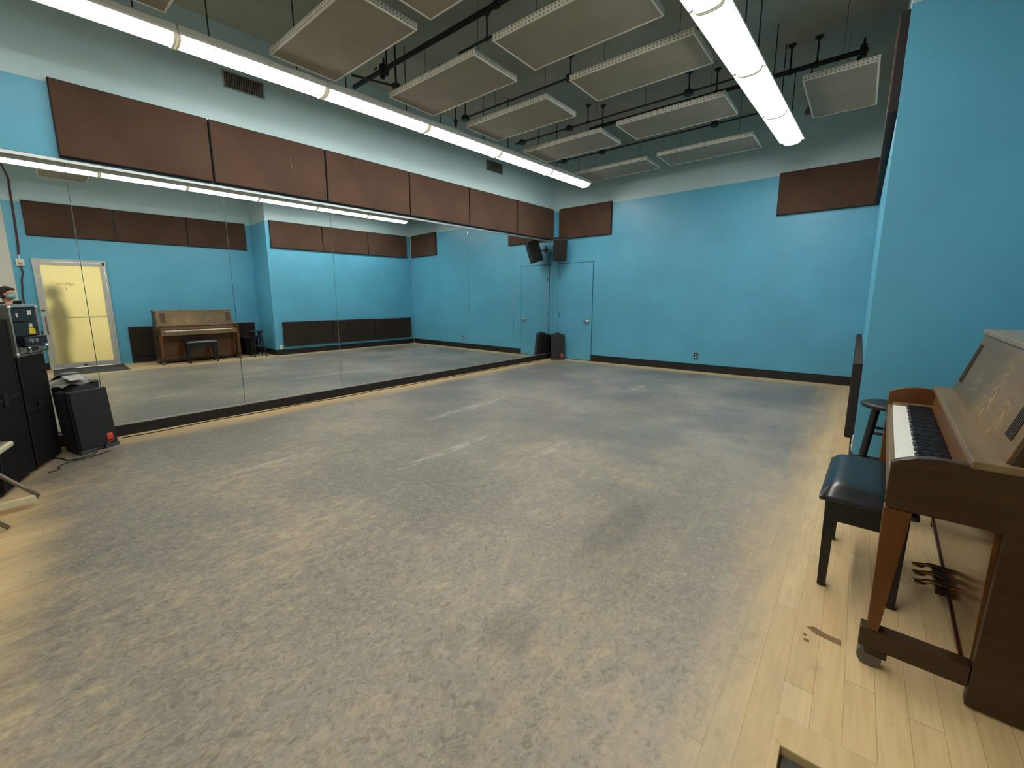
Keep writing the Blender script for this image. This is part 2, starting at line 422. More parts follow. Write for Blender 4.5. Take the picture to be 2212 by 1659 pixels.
# black plinth under the mirror, bright channels above and below it
ZM0, ZM1 = 0.1176, 2.4916
struct(MB().box(-0.012, 0.004, -8.7, -0.012, 0, ZM0-0.012, 0.002).build('baseboard_left', m_black_base, rz=LA))
struct(MB().box(-0.012, 0.008, -8.7, -0.012, ZM0-0.012, ZM0+0.004, 0.002).build('trim_4', m_alu, rz=LA))
struct(MB().box(-0.012, 0.010, -8.7, -0.012, ZM1-0.004, ZM1+0.022, 0.002).build('trim_5', m_alu, rz=LA))

# mirror panes
seams = [-0.012, -1.374, -2.589, -3.796, -5.04, -6.244, -7.442, -8.66]
ordn = ['in the far corner beside the painted door', 'second from the far corner', 'third from the far corner', 'fourth from the far corner',
        'fifth from the far corner', 'sixth from the far corner, behind the tilted floor speaker', 'nearest the camera, behind the rack case']
for i in range(7):
    y1, y0 = seams[i]-0.0012, seams[i+1]+0.0012
    o = MB().box(-0.0055, 0.0, y0-(y0+y1)/2, y1-(y0+y1)/2, ZM0+0.004, ZM1-0.004, 0.0012, 1).build('mirror_pane', m_mirror)
    o.location = L(0, (y0+y1)/2); o.rotation_euler = (0, 0, LA)
    tag(o, 'tall frameless wall mirror pane, '+ordn[i], 'mirror', 'mirror panes along the left wall')

# ------------------------------------------------------------------ acoustic wall panels
def wall_panel(kind, w, h, t, mat, label, group, loc, rz):
    """panel standing off the wall along local +x, long along y, bottom at z 0; fabric face with dark edge frame"""
    root = empty('acoustic_panel', loc, rz, label, 'panel', group)
    MB().box(0, t-0.006, -w/2, w/2, 0, h, 0.004).build('backing_frame', M('dark_panel_edge', (40, 28, 22), 0.8), root)
    MB().box(t-0.012, t, -w/2+0.006, w/2-0.006, 0.006, h-0.006, 0.005, 2).build('fabric_face', mat, root)
    return root
ZT, ZBOT = 3.148, 2.531
ys = [-7.474, -6.322, -5.078, -3.802, -2.576, -1.300, -0.082]
lab = ['large brown fabric panel above the mirror, closest to the camera', 'second brown fabric panel above the mirror, with pale chalk scuffs',
       'third brown panel above the mirror counted from the camera', 'fourth brown panel above the mirror counted from the camera',
       'fifth brown panel above the mirror, next to the one in the corner', 'brown fabric panel above the mirror, in the far corner']
for i in range(6):
    a, b = ys[i]+0.007, ys[i+1]-0.007
    wall_panel('u', b-a, ZT-ZBOT, 0.058, m_brown, lab[i], 'brown panels above the mirror', (*L(-0.012, (a+b)/2)[:2], ZBOT), LA)
# pale scuff strokes on the second panel
sc_root = [o for o in COL.objects if o.get('label') == lab[1]][0]
MB().tube([(0.0585, 0.19, 0.42), (0.0588, 0.195, 0.33), (0.0588, 0.215, 0.30)], 0.004, 6).tube([(0.0588, 0.235, 0.335), (0.0588, 0.25, 0.29)], 0.003, 6).build('chalk_scuff', M('pale_chalk', (128, 104, 90), 0.9), sc_root)
for (a, b, l) in ((0.137, 1.314, 'brown fabric panel on the far wall, left end beside the mirror corner'),
                  (4.043, 5.222, 'brown fabric panel high on the far wall, right end')):
    wall_panel('f', b-a, 0.612, 0.05, m_brown, l, 'brown panels high on the far wall', ((a+b)/2, 0, ZBOT+0.006), -PI/2)
yr = [-3.947, -2.716, -1.455, -0.21]
for i, l in enumerate(['upper brown panel on the right wall above the stool corner', 'upper brown panel in the middle of the far right wall', 'upper brown panel on the right wall next to the far corner']):
    wall_panel('r', yr[i+1]-yr[i]-0.012, 0.61, 0.054, m_brown, l, 'brown panels high on the right wall', (W, (yr[i]+yr[i+1])/2, 2.522), PI)
yq = [-7.81, -6.552, -5.325, -4.135]
for i, l in enumerate(['upper brown panel over the glass door', 'upper brown panel on the wall above the piano keys', 'upper brown panel above the far end of the piano']):
    wall_panel('q', yq[i+1]-yq[i]-0.012, 0.62, 0.05, m_brown, l, 'brown panels high on the piano wall', (W2, (yq[i]+yq[i+1])/2, 2.53), PI)
yl = [-3.845, -2.604, -1.395, -0.162]
for i, l in enumerate(['low dark panel on the right wall, at the corner by the stool', 'low dark panel in the middle of the right wall', 'low dark panel on the right wall next to the far corner']):
    h = 0.585 if i < 2 else 0.578
    wall_panel('l', yl[i+1]-yl[i]-0.01, h, 0.058, m_brown_low, l, 'low dark panels on the right wall', (W, (yl[i]+yl[i+1])/2, 0.206-0.004*i), PI)
for a, b, l in ((-6.578, -5.36, 'low dark panel on the wall between glass door and piano'), (-5.35, -4.132, 'low dark panel on the wall behind the far end of the piano')):
    wall_panel('k', b-a-0.01, 0.63, 0.05, m_brown_low, l, 'low dark panels behind the piano', (W2, (a+b)/2, 0.143), PI)

# ------------------------------------------------------------------ doors
dr = empty('door_1', (0, 0, 0)); struct(dr)
m_gap = M('shadow_gap_paint', (24, 70, 84), 0.8)
MB().box(0.118, 0.950, -0.0025, 0.0, 0.0, 2.045).build('door_gap', m_gap, dr)
MB().box(0.126, 0.938, -0.012, -0.001, 0.012, 2.034, 0.0025).build('door_slab', m_wall, dr)
for z in (1.72, 0.95, 0.25): MB().cyl((0.165, -0.013, z-0.05), (0.165, -0.013, z+0.05), 0.006, seg=10).build('hinge', m_gap, dr)
kn = MB().lathe([(0.034, 0), (0.036, 0.006), (0.03, 0.012), (0.013, 0.016), (0.012, 0.03), (0.027, 0.038), (0.031, 0.052), (0.024, 0.064)], seg=24)
k = kn.build('door_knob', m_chrome, dr, smooth=True); k.location = (0.853, -0.012, 0.832); k.rotation_euler = (PI/2, 0, 0)
MB().cyl((0.835, -0.05, 0.832), (0.760, -0.055, 0.830), 0.009, seg=10).build('door_lever', m_chrome, dr)

d2 = empty('door_2', (0, 0, 0)); struct(d2)
def frame(name, x0, x1, y0, y1, z0, z1, w, mat, parent, wb=None):
    wb = w if wb is None else wb
    b = MB().box(x0, x1, y0, y0+w, z0, z1, 0.003).box(x0, x1, y1-w, y1, z0, z1, 0.003)
    b.box(x0, x1, y0+w, y1-w, z1-w, z1, 0.003).box(x0, x1, y0+w, y1-w, z0, z0+wb, 0.003)
    return b.build(name, mat, parent)
jb = MB().box(6.262, 6.33, DN, DN+0.03, 0, DZ, 0.003).box(6.262, 6.33, DF-0.03, DF, 0, DZ, 0.003).box(6.262, 6.33, DN+0.03, DF-0.03, DZ-0.05, DZ, 0.003)
jb.build('door_jamb', m_doorframe, d2)
LF = frame('door_leaf_frame', 6.268, 6.304, DN+0.033, DF-0.033, 0.012, DZ-0.053, 0.062, m_doorframe, d2, 0.09)
pn = MB().box(6.284, 6.290, DN+0.095, DF-0.095, 0.102, DZ-0.115).build('frosted_pane', m_pane, d2)
MB().tube([(6.268, -7.752, 1.02), (6.215, -7.752, 1.02), (6.205, -7.752, 0.97), (6.205, -7.748, 0.76), (6.215, -7.748, 0.71), (6.268, -7.748, 0.71)], 0.011, 10).build('pull_handle', m_steel, d2, smooth=True)
MB().box(6.256, 6.268, -7.785, -7.735, 1.135, 1.165, 0.003).build('lock_plate', m_steel, d2)
MB().cyl((6.268, -7.778, 1.152), (6.250, -7.778, 1.152), 0.013, seg=14).build('lock_cylinder', m_black, d2)
MB().box(6.31, 6.325, DN+0.1, DF-0.1, 1.005, 1.02, 0.003).build('push_bar', m_steel, d2)
MB().box(6.258, 6.27, -7.33, -7.27, 0.04, 0.06, 0.003).build('bottom_lock', m_black, d2)
MB().box(6.255, 6.27, -6.83, -6.80, 2.02, 2.085, 0.003).build('top_pivot', m_black, d2)
def text(body, size, loc, rot, mat, parent, name, ext=0.0015):
    cu = bpy.data.curves.new(name, 'FONT'); cu.body = body; cu.size = size; cu.extrude = ext; cu.align_x = 'CENTER'
    cu.materials.append(mat)
    o = bpy.data.objects.new(name, cu); COL.objects.link(o); o.location = loc; o.rotation_euler = rot; o.parent = parent
    return o
m_letter = M('grey_vinyl_letter', (120, 106, 70), 0.6)
text('STUDIO', 0.066, (6.2825, -7.397, 1.625), (PI/2, 0, PI/2), m_letter, d2, 'door_lettering')
text('1', 0.075, (6.2825, -7.400, 1.530), (PI/2, 0, PI/2), m_letter, d2, 'door_number')

# ------------------------------------------------------------------ ceiling fixtures
def light_fixture(label, group, p0, p1, tube=m_tube):
    """4 ft wraparound strip; p0,p1 = ends (x,y) ; bottom of the lens at z 3.30"""
    p0, p1 = Vector((*p0, 0)), Vector((*p1, 0)); d = p1-p0; ln = d.length; c = (p0+p1)/2
    root = empty('ceiling_light', (c.x, c.y, 3.30), math.atan2(-d.x, d.y), label, 'light', group)
    w = 0.092; h = ln/2
    prof = [(-w, 0.064), (-w, 0.044), (-w*0.95, 0.028), (-w*0.78, 0.012), (-w*0.44, 0.002), (0, 0.0), (w*0.44, 0.002), (w*0.78, 0.012), (w*0.95, 0.028), (w, 0.044), (w, 0.064)]
    MB().prism(prof, 'y', -h+0.018, h-0.018).build('diffuser', tube, root)
    MB().prism([(-0.136, 0.036), (-w-0.004, 0.042), (-w-0.004, 0.066), (w+0.004, 0.066), (w+0.004, 0.042), (0.136, 0.036), (0.136, 0.054), (0.105, 0.115), (0.06, 0.138), (-0.06, 0.138), (-0.105, 0.115), (-0.136, 0.054)], 'y', -h, h).build('housing', m_whitemetal, root)  # side wings widened to hold lamp light off the upper walls
    pr = [(x*1.10, z-0.008 if z < 0.06 else z) for x, z in prof]
    for a, b in ((-h, -h+0.017), (h-0.017, h)):
        MB().prism(pr, 'y', a, b).build('end_cap', m_endcap, root)
    for y in (-h*0.6, h*0.6):
        MB().cyl((0, y, 0.138), (0, y, CEIL-3.30), 0.006, seg=8).build('hanger_rod', m_greypipe, root)
    return root
def endcap():
    t = NT('translucent_end_cap'); t.base(lin((232, 226, 204)), 0.4)
    t.bsdf.inputs['Emission Color'].default_value = (*lin((255, 246, 220)), 1); t.bsdf.inputs['Emission Strength'].default_value = 0.12
    nz = t.noise(t.coord(), 20, 2); t.put(t.bsdf.inputs['Base Color'], t.mix(nz, lin((228, 222, 200)), lin((236, 230, 210))))
    return t.m
m_endcap = endcap()
LJ = [-0.72, -1.86, -3.08, -4.345, -5.60, -6.80, -8.0, -9.2]
RJ = [-0.85, -2.02, -3.28, -4.48, -5.68, -6.86, -8.06, -9.25]
rank = ['at the far end', 'second from the far end', 'third from the far end', 'fourth from the far end', 'fifth from the far end', 'sixth from the far end', 'at the near end']
def lx(y): return 1.11+0.0535*(y+0.75)
def rx(y): return 4.262+0.034*(y+0.87)
for i in range(7):
    a, b = LJ[i]-0.006, LJ[i+1]+0.006
    light_fixture('lit white strip light of the row near the mirror, '+rank[i], 'strip lights along the mirror wall', (lx(b), b), (lx(a), a), m_tube_dim if i >= 5 else m_tube)
for i in range(7):
    a, b = RJ[i]-0.006, RJ[i+1]+0.006
    light_fixture('lit white strip light of the row nearer the piano, '+rank[i], 'strip lights on the piano side', (rx(b), b), (rx(a), a))

# suspended acoustic clouds
def cloud(label, x0, x1, y0, y1, z, group='suspended ceiling panels'):
    cx, cy = (x0+x1)/2, (y0+y1)/2; hx, hy = (x1-x0)/2, (y1-y0)/2; t = 0.052; e = 0.016
    root = empty('ceiling_panel', (cx, cy, z), 0, label, 'ceiling panel', group)
    b = MB().box(-hx, hx, -hy, -hy+e, 0, t, 0.002, 1).box(-hx, hx, hy-e, hy, 0, t, 0.002, 1)
    b.box(-hx, -hx+e, -hy+e, hy-e, 0, t, 0.002, 1).box(hx-e, hx, -hy+e, hy-e, 0, t, 0.002, 1)
    b.build('perforated_frame', m_perf, root)
    MB().box(-hx+e, hx-e, -hy+e, hy-e, 0.003, 0.046).build('fabric_panel', m_cloud, root)
    hgt = CEIL-z
    long_x = hx > hy
    for sgn in (-1, 1):
        px, py = (sgn*hx*0.62, 0) if long_x else (0, sgn*hy*0.62)
        o1, o2 = ((px, -hy*0.8), (px, hy*0.8)) if long_x else ((-hx*0.8, py), (hx*0.8, py))
        b = MB().cyl((px, py, 0.20), (px, py, hgt), 0.0022, seg=6)
        for q in (o1, o2): b.cyl((q[0], q[1], t-0.004), (px, py, 0.20), 0.002, seg=6)
        b.build('hanger_wire', m_greypipe, root)
    return root
ZC = 3.40
cl = [('mirror-side column, row nearest the far wall', 1.17, 2.43, -1.215, -0.61), ('mirror-side column, second row from the far wall', 1.18, 2.41, -2.70, -2.09),
      ('mirror-side column, third row from the far wall', 1.19, 2.40, -3.92, -3.305), ('mirror-side column, fourth row from the far wall', 1.145, 2.37, -5.02, -4.40),
      ('mirror-side column, fifth row from the far wall', 1.02, 2.26, -6.17, -5.555), ('mirror-side column, the row closest to the camera', 1.0, 2.22, -7.50, -6.90),
      ('piano-side column, row nearest the far wall', 2.60, 3.875, -1.26, -0.64), ('piano-side column, second row from the far wall', 2.635, 3.86, -2.74, -2.11),
      ('piano-side column, third row from the far wall', 2.765, 3.93, -4.08, -3.49), ('piano-side column, fourth row from the far wall', 2.615, 3.815, -5.06, -4.45),
      ('piano-side column, fifth row from the far wall', 2.43, 3.65, -6.18, -5.566), ('piano-side column, the row closest to the camera', 2.42, 3.64, -7.52, -6.90)]
for l, *q in cl: cloud('suspended white-edged taupe ceiling panel, '+l, *q, ZC)
cloud('suspended ceiling panel standing alone beyond the piano-side strip lights', 4.50, 5.09, -2.48, -1.29, 3.43)
cloud('suspended ceiling panel over the piano, alongside the strip lights', 4.62, 5.22, -7.55, -6.93, 3.40)

# ceiling pipes and conduits
def pipe(name, label, y, z, x0, x1, r, mat, rods=(), boxes=(), clamp=None, group='pipes under the ceiling', cat='pipe', tilt=0.0):
    root = empty(name, ((x0+x1)/2, y, z), 0, label, cat, group); cx = (x0+x1)/2
    MB().cyl((x0-cx, 0, 0), (x1-cx, 0, 0), r, seg=14).build('tube', mat, root, smooth=False)
    for x in rods:
        b = MB().cyl((x-cx, 0, r*0.5), (x-cx, 0, CEIL-z), 0.009, seg=8).cyl((x-cx, 0, CEIL-z-0.03), (x-cx, 0, CEIL-z), 0.02, 0.045, seg=14)
        b.cyl((x-cx-0.02, 0, 0), (x-cx+0.02, 0, 0), r+0.008, seg=14)
        b.build('hanger_rod', mat, root)
    for x in boxes:
        MB().lathe([(0.052, -0.035), (0.058, -0.03), (0.058, 0.02), (0.03, 0.035)], (x-cx, 0, 0), 8).build('junction_box', mat, root)
    if clamp is not None:
        x = clamp-cx
        MB().box(x-0.03, x+0.03, -0.045, 0.045, -0.05, 0.05, 0.006).cyl((x, 0.0, 0.04), (x, 0.0, 0.12), 0.012, seg=10).box(x-0.05, x-0.01, -0.02, 0.02, -0.085, -0.045, 0.004).build('clamp', mat, root)
    return root
pipe('ceiling_pipe', 'thick black lighting pipe, nearest the camera', -4.80, 3.86, 0.17, 3.35, 0.026, m_blackmetal, (0.83, 2.45), (), 0.78)
pipe('ceiling_pipe', 'thick black lighting pipe running on past the piano-side lights', -1.72, 3.86, 1.72, 4.97, 0.026, m_blackmetal, (1.93, 3.50, 4.28, 4.53), (), 4.93)
pipe('ceiling_conduit', 'thin conduit with round boxes, third from the far wall', -3.20, 3.90, 0.45, 3.9, 0.012, m_greypipe, (2.25, 0.50), (0.50, 2.25))
pipe('ceiling_conduit', 'thin conduit with round boxes beside the far black pipe', -1.88, 3.90, 0.40, 3.9, 0.012, m_greypipe, (1.77, 3.21), (0.54, 1.45, 3.21))
pipe('ceiling_conduit', 'thin conduit with round boxes, closest to the far wall', -0.56, 3.90, 0.40, 3.8, 0.012, m_greypipe, (3.2,), (0.55, 1.34, 3.2))
pipe('ceiling_conduit', 'thin conduit between the two near rows of ceiling panels', -4.42, 3.90, 1.6, 3.7, 0.012, m_greypipe, (2.0, 3.5), ())
pipe('ceiling_conduit', 'thin conduit near the black lighting pipe, mirror end', -5.17, 3.62, 1.12, 1.16, 0.010, m_greypipe, (), ())
# the drop rod with a cross pipe at the mirror end of the black pipe
st = empty('ceiling_stand', (0.86, -4.70, 3.70), 0, 'short drop rod and cross pipe hanging by the mirror-side lights', 'pipe')
MB().cyl((0, 0, 0), (0, 0, CEIL-3.70), 0.012, seg=10).build('rod', m_greypipe, st)
MB().lathe([(0.045, -0.03), (0.05, -0.02), (0.05, 0.02), (0.02, 0.03)], (0, 0, 0), 10).build('joint', m_greypipe, st)
MB().cyl((0, 0, 0), (-0.16, -0.47, 0.0), 0.012, seg=10).build('cross_pipe', m_greypipe, st)
# sprinkler under the third conduit
sp = empty('ceiling_sprinkler', (0.52, -3.42, 3.78), 0, 'small black nozzle hanging at the mirror end of a conduit', 'sprinkler')
MB().cyl((0, 0, 0.02), (0, 0, CEIL-3.78), 0.008, seg=8).build('drop', m_blackmetal, sp)
MB().cyl((0, 0, -0.07), (0, 0, 0.02), 0.014, 0.03, seg=12).build('nozzle', m_blackmetal, sp)
# small spotlight-like junction near the right of the lone panel
jx = empty('ceiling_bracket', (4.42, -1.05, 3.62), 0, 'small pale bracket on a rod left of the lone ceiling panel', 'bracket')
MB().cyl((0, 0, 0), (0, 0, CEIL-3.62), 0.01, seg=8).build('rod', m_greypipe, jx)
MB().box(-0.03, 0.06, -0.03, 0.03, -0.05, 0.01, 0.004).build('plate', m_steel, jx)

# wall vents
def vent(label, y0, y1, z0, z1):
    cy = (y0+y1)/2; p = L(-0.012, cy)
    root = empty('wall_vent', (p.x, p.y, z0), LA, label, 'vent', 'air vents high on the mirror wall')
    w = (y1-y0)/2; h = z1-z0; e = 0.014
    b = MB().box(0, 0.010, -w-e, -w, -e, h+e, 0.002, 1).box(0, 0.010, w, w+e, -e, h+e, 0.002, 1).box(0, 0.010, -w, w, -e, 0, 0.002, 1).box(0, 0.010, -w, w, h, h+e, 0.002, 1)
    b.build('vent_frame', M('pale_vent_frame', (150, 172, 168), 0.5), root)
    MB().box(0, 0.002, -w, w, 0, h).build('vent_back', M('dark_vent_back', (60, 58, 52), 0.9), root)
    g = MB(); n = 16
    for i in range(n):
        y = -w+(i+0.5)*2*w/n
        g.box(0.003, 0.011, y-0.0035, y+0.0035, 0, h)
    g.build('grille', M('vent_slats', (122, 116, 104), 0.5), root)
vent('grey slatted air vent high on the mirror wall, closer to the camera', -6.112, -5.729, 3.535, 3.685)
vent('grey slatted air vent high on the mirror wall, closer to the far corner', -2.085, -1.68, 3.54, 3.70)

# outlets
def outlet(label, loc, rz, m, mh):
    root = empty('outlet', loc, rz, label, 'outlet')
    MB().box(0, 0.006, -0.036, 0.036, -0.058, 0.058, 0.003).build('cover_plate', m, root)
    for z in (-0.022, 0.022): MB().lathe([(0.015, 0), (0.015, 0.002), (0.012, 0.003)], (0, 0, 0), 16).build('socket', mh, root).location = (0.006, 0, z)
    for ch in root.children:
        if ch.name.startswith('socket'): ch.rotation_euler = (0, PI/2, 0)
outlet('white outlet with dark surround low on the far wall', (3.013, 0, 0.272), -PI/2, M('dark_plate', (40, 50, 54), 0.5), m_whitemetal)
outlet('blue-painted outlet low on the far wall right of the white one', (3.317, 0, 0.28), -PI/2, m_wall, m_wall)
outlet('white outlet low on the right wall by the projecting corner', (W, -3.905, 0.185), PI, m_whitemetal, m_whitemetal)

# conduit, junction box and cable by the glass door
jb = empty('wall_switch_box', (W2, -7.945, 2.03), PI, 'white square box on the wall above and left of the glass door', 'switch box')
MB().box(0, 0.045, -0.055, 0.055, -0.06, 0.06, 0.006).build('cover', m_whitemetal, jb)
MB().box(0.045, 0.048, -0.03, 0.03, -0.045, 0.0, 0.002).build('plate', M('beige_plate', (176, 150, 120), 0.6), jb)
MB().tube([(0.02, 0.0, 0.06), (0.02, 0.0, 0.14)], 0.012, 8, 0).build('nipple', m_whitemetal, jb)
m_rust = M('rust_cable', (84, 44, 46), 0.6)
tag(MB().tube([(4.4, -8.0, 3.55), (5.3, -7.95, 3.58), (6.1, -7.90, 3.48), (6.282, -7.905, 3.38), (6.282, -7.915, 2.9), (6.282, -7.93, 2.4), (6.282, -7.945, 2.17)], 0.015, 8, 5).build('hanging_cable', m_rust, org=(6.28, -7.93, 2.17)),
    'dark red-brown cable running from the ceiling down to the white switch box', 'cable')
tag(MB().tube([(6.285, -7.95, 1.97), (6.282, -7.935, 1.84), (6.282, -7.965, 1.72), (6.282, -7.975, 1.55), (6.283, -7.99, 1.4), (6.284, -7.99, 0.5)], 0.012, 8, 5).build('hanging_cable', m_rust, org=(6.28, -7.95, 0.5)),
    'dark red-brown cable hanging below the white switch box', 'cable')

# ------------------------------------------------------------------ speakers
def grille_mat():
    t = NT('black_speaker_grille'); v = t.coord()
    fine = t.noise(v, 300, 2)
    t.base(t.mix(t.ramp(fine, 0.4, 0.6), lin((14, 14, 14)), lin((26, 26, 25))), 0.6); t.bump(fine, 0.4, 0.002)
    return t.m
m_grille = grille_mat()
m_cab = M('charcoal_speaker_cabinet', (30, 31, 33), 0.55, var=0.12, scale=40, bump=0.2)
m_topgrey = M('grey_speaker_top', (96, 98, 98), 0.5, var=0.1)
def floor_speaker(loc, rz, lean, label, topmat):
    """front faces local -y; width along x; leans back"""
    root = empty('floor_speaker', loc, rz, label, 'speaker', 'black floor speakers with red badge')
    root.rotation_euler = (-lean, 0, rz)
    H, wf, wb, dp = 0.55, 0.148, 0.095, 0.27
    R = Matrix.Identity(4)
    MB().prism([(-wf, 0.012), (wf, 0.012), (wf, 0.06), (wb, dp), (-wb, dp), (-wf, 0.06)], 'z', 0.012, H, 0.012, seg=3).build('cabinet', m_cab, root)
    g = MB().box(-wf+0.008, wf-0.008, -0.004, 0.014, 0.035, H-0.008, 0.008, 3).build('grille', m_grille, root)
    b = MB().box(-wf, -0.035, -0.006, 0.05, 0.0, 0.034, 0.005).box(0.035, wf, -0.006, 0.05, 0.0, 0.034, 0.005).box(-0.05, 0.05, 0.01, 0.05, 0.012, 0.034, 0.003)
    b.box(-wb, wb, dp-0.05, dp-0.005, 0.0, 0.02, 0.004)
    b.build('foot_bar', M('slate_speaker_base', (62, 64, 72), 0.5), root)
    bd = MB().box(0.062, 0.108, -0.0075, -0.003, 0.075, 0.132, 0.004, 2).build('badge', m_red, root)
    MB().box(0.070, 0.078, -0.009, -0.0070, 0.112, 0.126).box(0.081, 0.089, -0.009, -0.007, 0.116, 0.124).box(0.092, 0.099, -0.009, -0.007, 0.114, 0.126).build('badge_mark', M('pale_badge_print', (240, 150, 120), 0.5), bd)
    MB().box(0.055, 0.108, -0.0065, -0.003, 0.050, 0.057, mat=Matrix.Translation((0.08, 0, 0.053)) @ Matrix.Rotation(-0.45, 4, 'Y') @ Matrix.Translation((-0.08, 0, -0.053))).build('badge_stripe', m_red, root)
    # moulded carrying-handle hump
    prof = [(-0.10, H-0.004)] + [(-0.10+0.2*i/10, H-0.002+0.040*math.sin(PI*i/10)) for i in range(1, 10)] + [(0.10, H-0.004)]
    MB().prism(prof, 'y', 0.03, 0.17, 0.004).build('handle_hump', topmat, root)
    return root
def speaker_rz(nx, ny): return math.atan2(ny, nx)+PI/2     # local -y to (nx,ny)
floor_speaker((0.136+0.012, -7.546+0.004, 0), speaker_rz(0.90, -0.44) , 0.07, 'black floor speaker with red badge leaning near the mirror, beside the rack cases', m_cab)
fs2 = floor_speaker((0.300, -0.262, 0), speaker_rz(0.66, -0.75), 0.10, 'small black floor speaker with red badge in the far corner', m_cab)

# rotate first speaker to face into the room: its base line runs from (0.201,-7.679) to (0.071,-7.414)
s1 = [o for o in COL.objects if o.get('label', '').startswith('black floor speaker')][0]
s1.rotation_euler = (-0.085, 0, speaker_rz(0.897, 0.44)); s1.location = (0.136, -7.546, 0.0)
# paper and grey plastic on top of it
pp = empty('paper_sheet', (0.02, -7.60, 0.565), s1.rotation_euler[2], 'crumpled white paper and grey plastic lying on the near floor speaker', 'paper')
b = MB(); n = 10; vs = {}
for i in range(n+1):
    for j in range(n+1):
        u, v = i/n, j/n
        x = -0.13+0.26*u; y = -0.005+0.20*v
        z = 0.012+0.05*math.sin(PI*u)*(0.4+0.6*v)+0.012*math.sin(9*u+4*v)
        vs[i, j] = b.bm.verts.new((x, y, z))
for i in range(n):
    for j in range(n): b.bm.faces.new((vs[i, j], vs[i+1, j], vs[i+1, j+1], vs[i, j+1]))
b.build('plastic_wrap', M('grey_plastic_wrap', (150, 150, 142), 0.35), pp, smooth=True)
MB().prism([(-0.075, -0.005), (-0.02, 0.19), (0.125, 0.19), (0.03, -0.005)], 'z', 0.066, 0.069, mat=Matrix.Rotation(0.10, 4, 'X')).build('sheet', m_paper, pp)

# wall speaker high in the far corner
ws = empty('wall_speaker', (0.32, -0.30, 2.30), 0, 'black loudspeaker mounted high in the far corner above the painted door', 'speaker')
ws.rotation_euler = Matrix.Rotation(speaker_rz(0.60, -0.80), 3, 'Z').to_euler()
TL = Matrix.Rotation(0.30, 4, 'X')   # tips the front down
MB().prism([(-0.142, -0.10), (0.142, -0.10), (0.11, 0.13), (-0.11, 0.13)], 'z', -0.225, 0.225, 0.008, mat=TL).build('cabinet', m_cab, ws)
MB().box(-0.136, 0.136, -0.112, -0.098, -0.218, 0.218, 0.006, 2, mat=TL).build('grille', m_grille, ws)
MB().box(-0.018, 0.018, -0.1145, -0.111, 0.165, 0.175, mat=TL).build('name_plate', M('silver_name_plate', (150, 150, 150), 0.3, 0.6), ws)
MB().cyl((0, 0.08, 0.0), (-0.06, 0.30, 0.05), 0.014, seg=12).box(-0.11, -0.02, 0.235, 0.25, -0.02, 0.12, 0.003).build('wall_bracket', M('black_bracket', (30, 30, 30), 0.5), ws)
for sx in (-0.15, 0.15): MB().cyl((sx*0.93, 0.0, 0.06), (sx*1.03, 0.0, 0.06), 0.016, seg=12).build('bracket_knob', m_black, ws)

# ------------------------------------------------------------------ equipment cases at the left
ca, cb = Vector((0.400, -7.943)), Vector((0.070, -7.785))
cw = (cb-ca).length; crz = math.atan2((cb-ca).y, (cb-ca).x)      # local x runs from near edge ca to cb; depth to +y local? front normal is local -y
def case_empty(name, p, rz, z, label, cat, group=None): return empty(name, (p.x, p.y, z), rz, label, cat, group)
# flip so the front (facing the room) is local +y -> use mirrored axes: origin at ca, x along ca->cb, front normal n
def face_frame(a, b):
    d = (b-a).normalized(); rz = math.atan2(d.y, d.x); return rz
# with x along (-0.90,0.43), local +y = (-0.43,-0.90) points to the back: depth is +y
m_caseblk = M('black_case_laminate', (8, 7, 7), 0.75, var=0.2, scale=6, spec=0.2)
m_caseedge = M('black_case_edge', (13, 13, 12), 0.6, var=0.1, spec=0.3)
def black_case(label, a, b, h, dep, cat='case'):
    w = (b-a).length
    root = case_empty('flight_case', a, face_frame(a, b), 0, label, cat, 'black equipment cases at the mirror')
    MB().box(0.003, w-0.003, 0.003, dep, 0.03, h-0.004, 0.004).build('shell', m_caseblk, root)
    e = MB()
    for x in (0.0, w-0.022):
        e.box(x, x+0.022, 0, 0.022, 0.03, h-0.004, 0.003)
    e.box(0.022, w-0.022, 0, 0.016, h*0.52, h*0.52+0.022, 0.003)
    e.build('edge_trim', m_caseedge, root)
    lt = MB().box(w*0.42, w*0.42+0.07, -0.006, 0.004, h*0.49, h*0.49+0.09, 0.004).build('latch', M('dark_latch', (16, 16, 16), 0.5, 0.3), root)
    for x in (0.05, w-0.05):
        for y in (0.05, dep-0.05):
            MB().cyl((x, y, 0), (x, y, 0.031), 0.022, seg=12).build('foot', m_black, root)
    return root
black_case('black case standing under the metal-edged equipment rack', ca, cb, 0.885, 0.44)
b0, b1 = Vector((0.905, -8.118)), Vector((0.425, -7.955))
black_case('tall black case left of the rack, behind the folding chair', b0, b1, 1.18, 0.50)
# rack on top
rk = case_empty('rack_case', ca, face_frame(ca, cb), 0.886, 'open metal-edged equipment rack standing on a black case', 'rack')
m_rackside = M('grey_rack_laminate', (98, 98, 92), 0.5, var=0.1)
RH, RD = 0.392, 0.40
b = MB().box(0, 0.026, 0, RD, 0, RH, 0.004).box(cw-0.026, cw, 0, RD, 0, RH, 0.004).box(0.026, cw-0.026, 0, RD, 0, 0.022, 0.003).box(0.026, cw-0.026, 0, RD, RH-0.022, RH, 0.003).box(0.026, cw-0.026, RD-0.012, RD, 0.022, RH-0.022)
b.build('shell', m_rackside, rk)
b = MB()
for x in (0.0, cw-0.018): b.box(x, x+0.018, -0.008, 0.0, 0, RH, 0.003)
b.box(0.018, cw-0.018, -0.008, 0, RH-0.018, RH, 0.003)
b.build('metal_edge', m_alu, rk)
for x in (0.0, cw-0.04):
    for z in (0.0, RH-0.04): MB().ball((x+(0.010 if x == 0.0 else 0.030), -0.004, z+0.02), (0.017, 0.012, 0.017), 12).build('ball_corner', m_alu, rk, smooth=True)
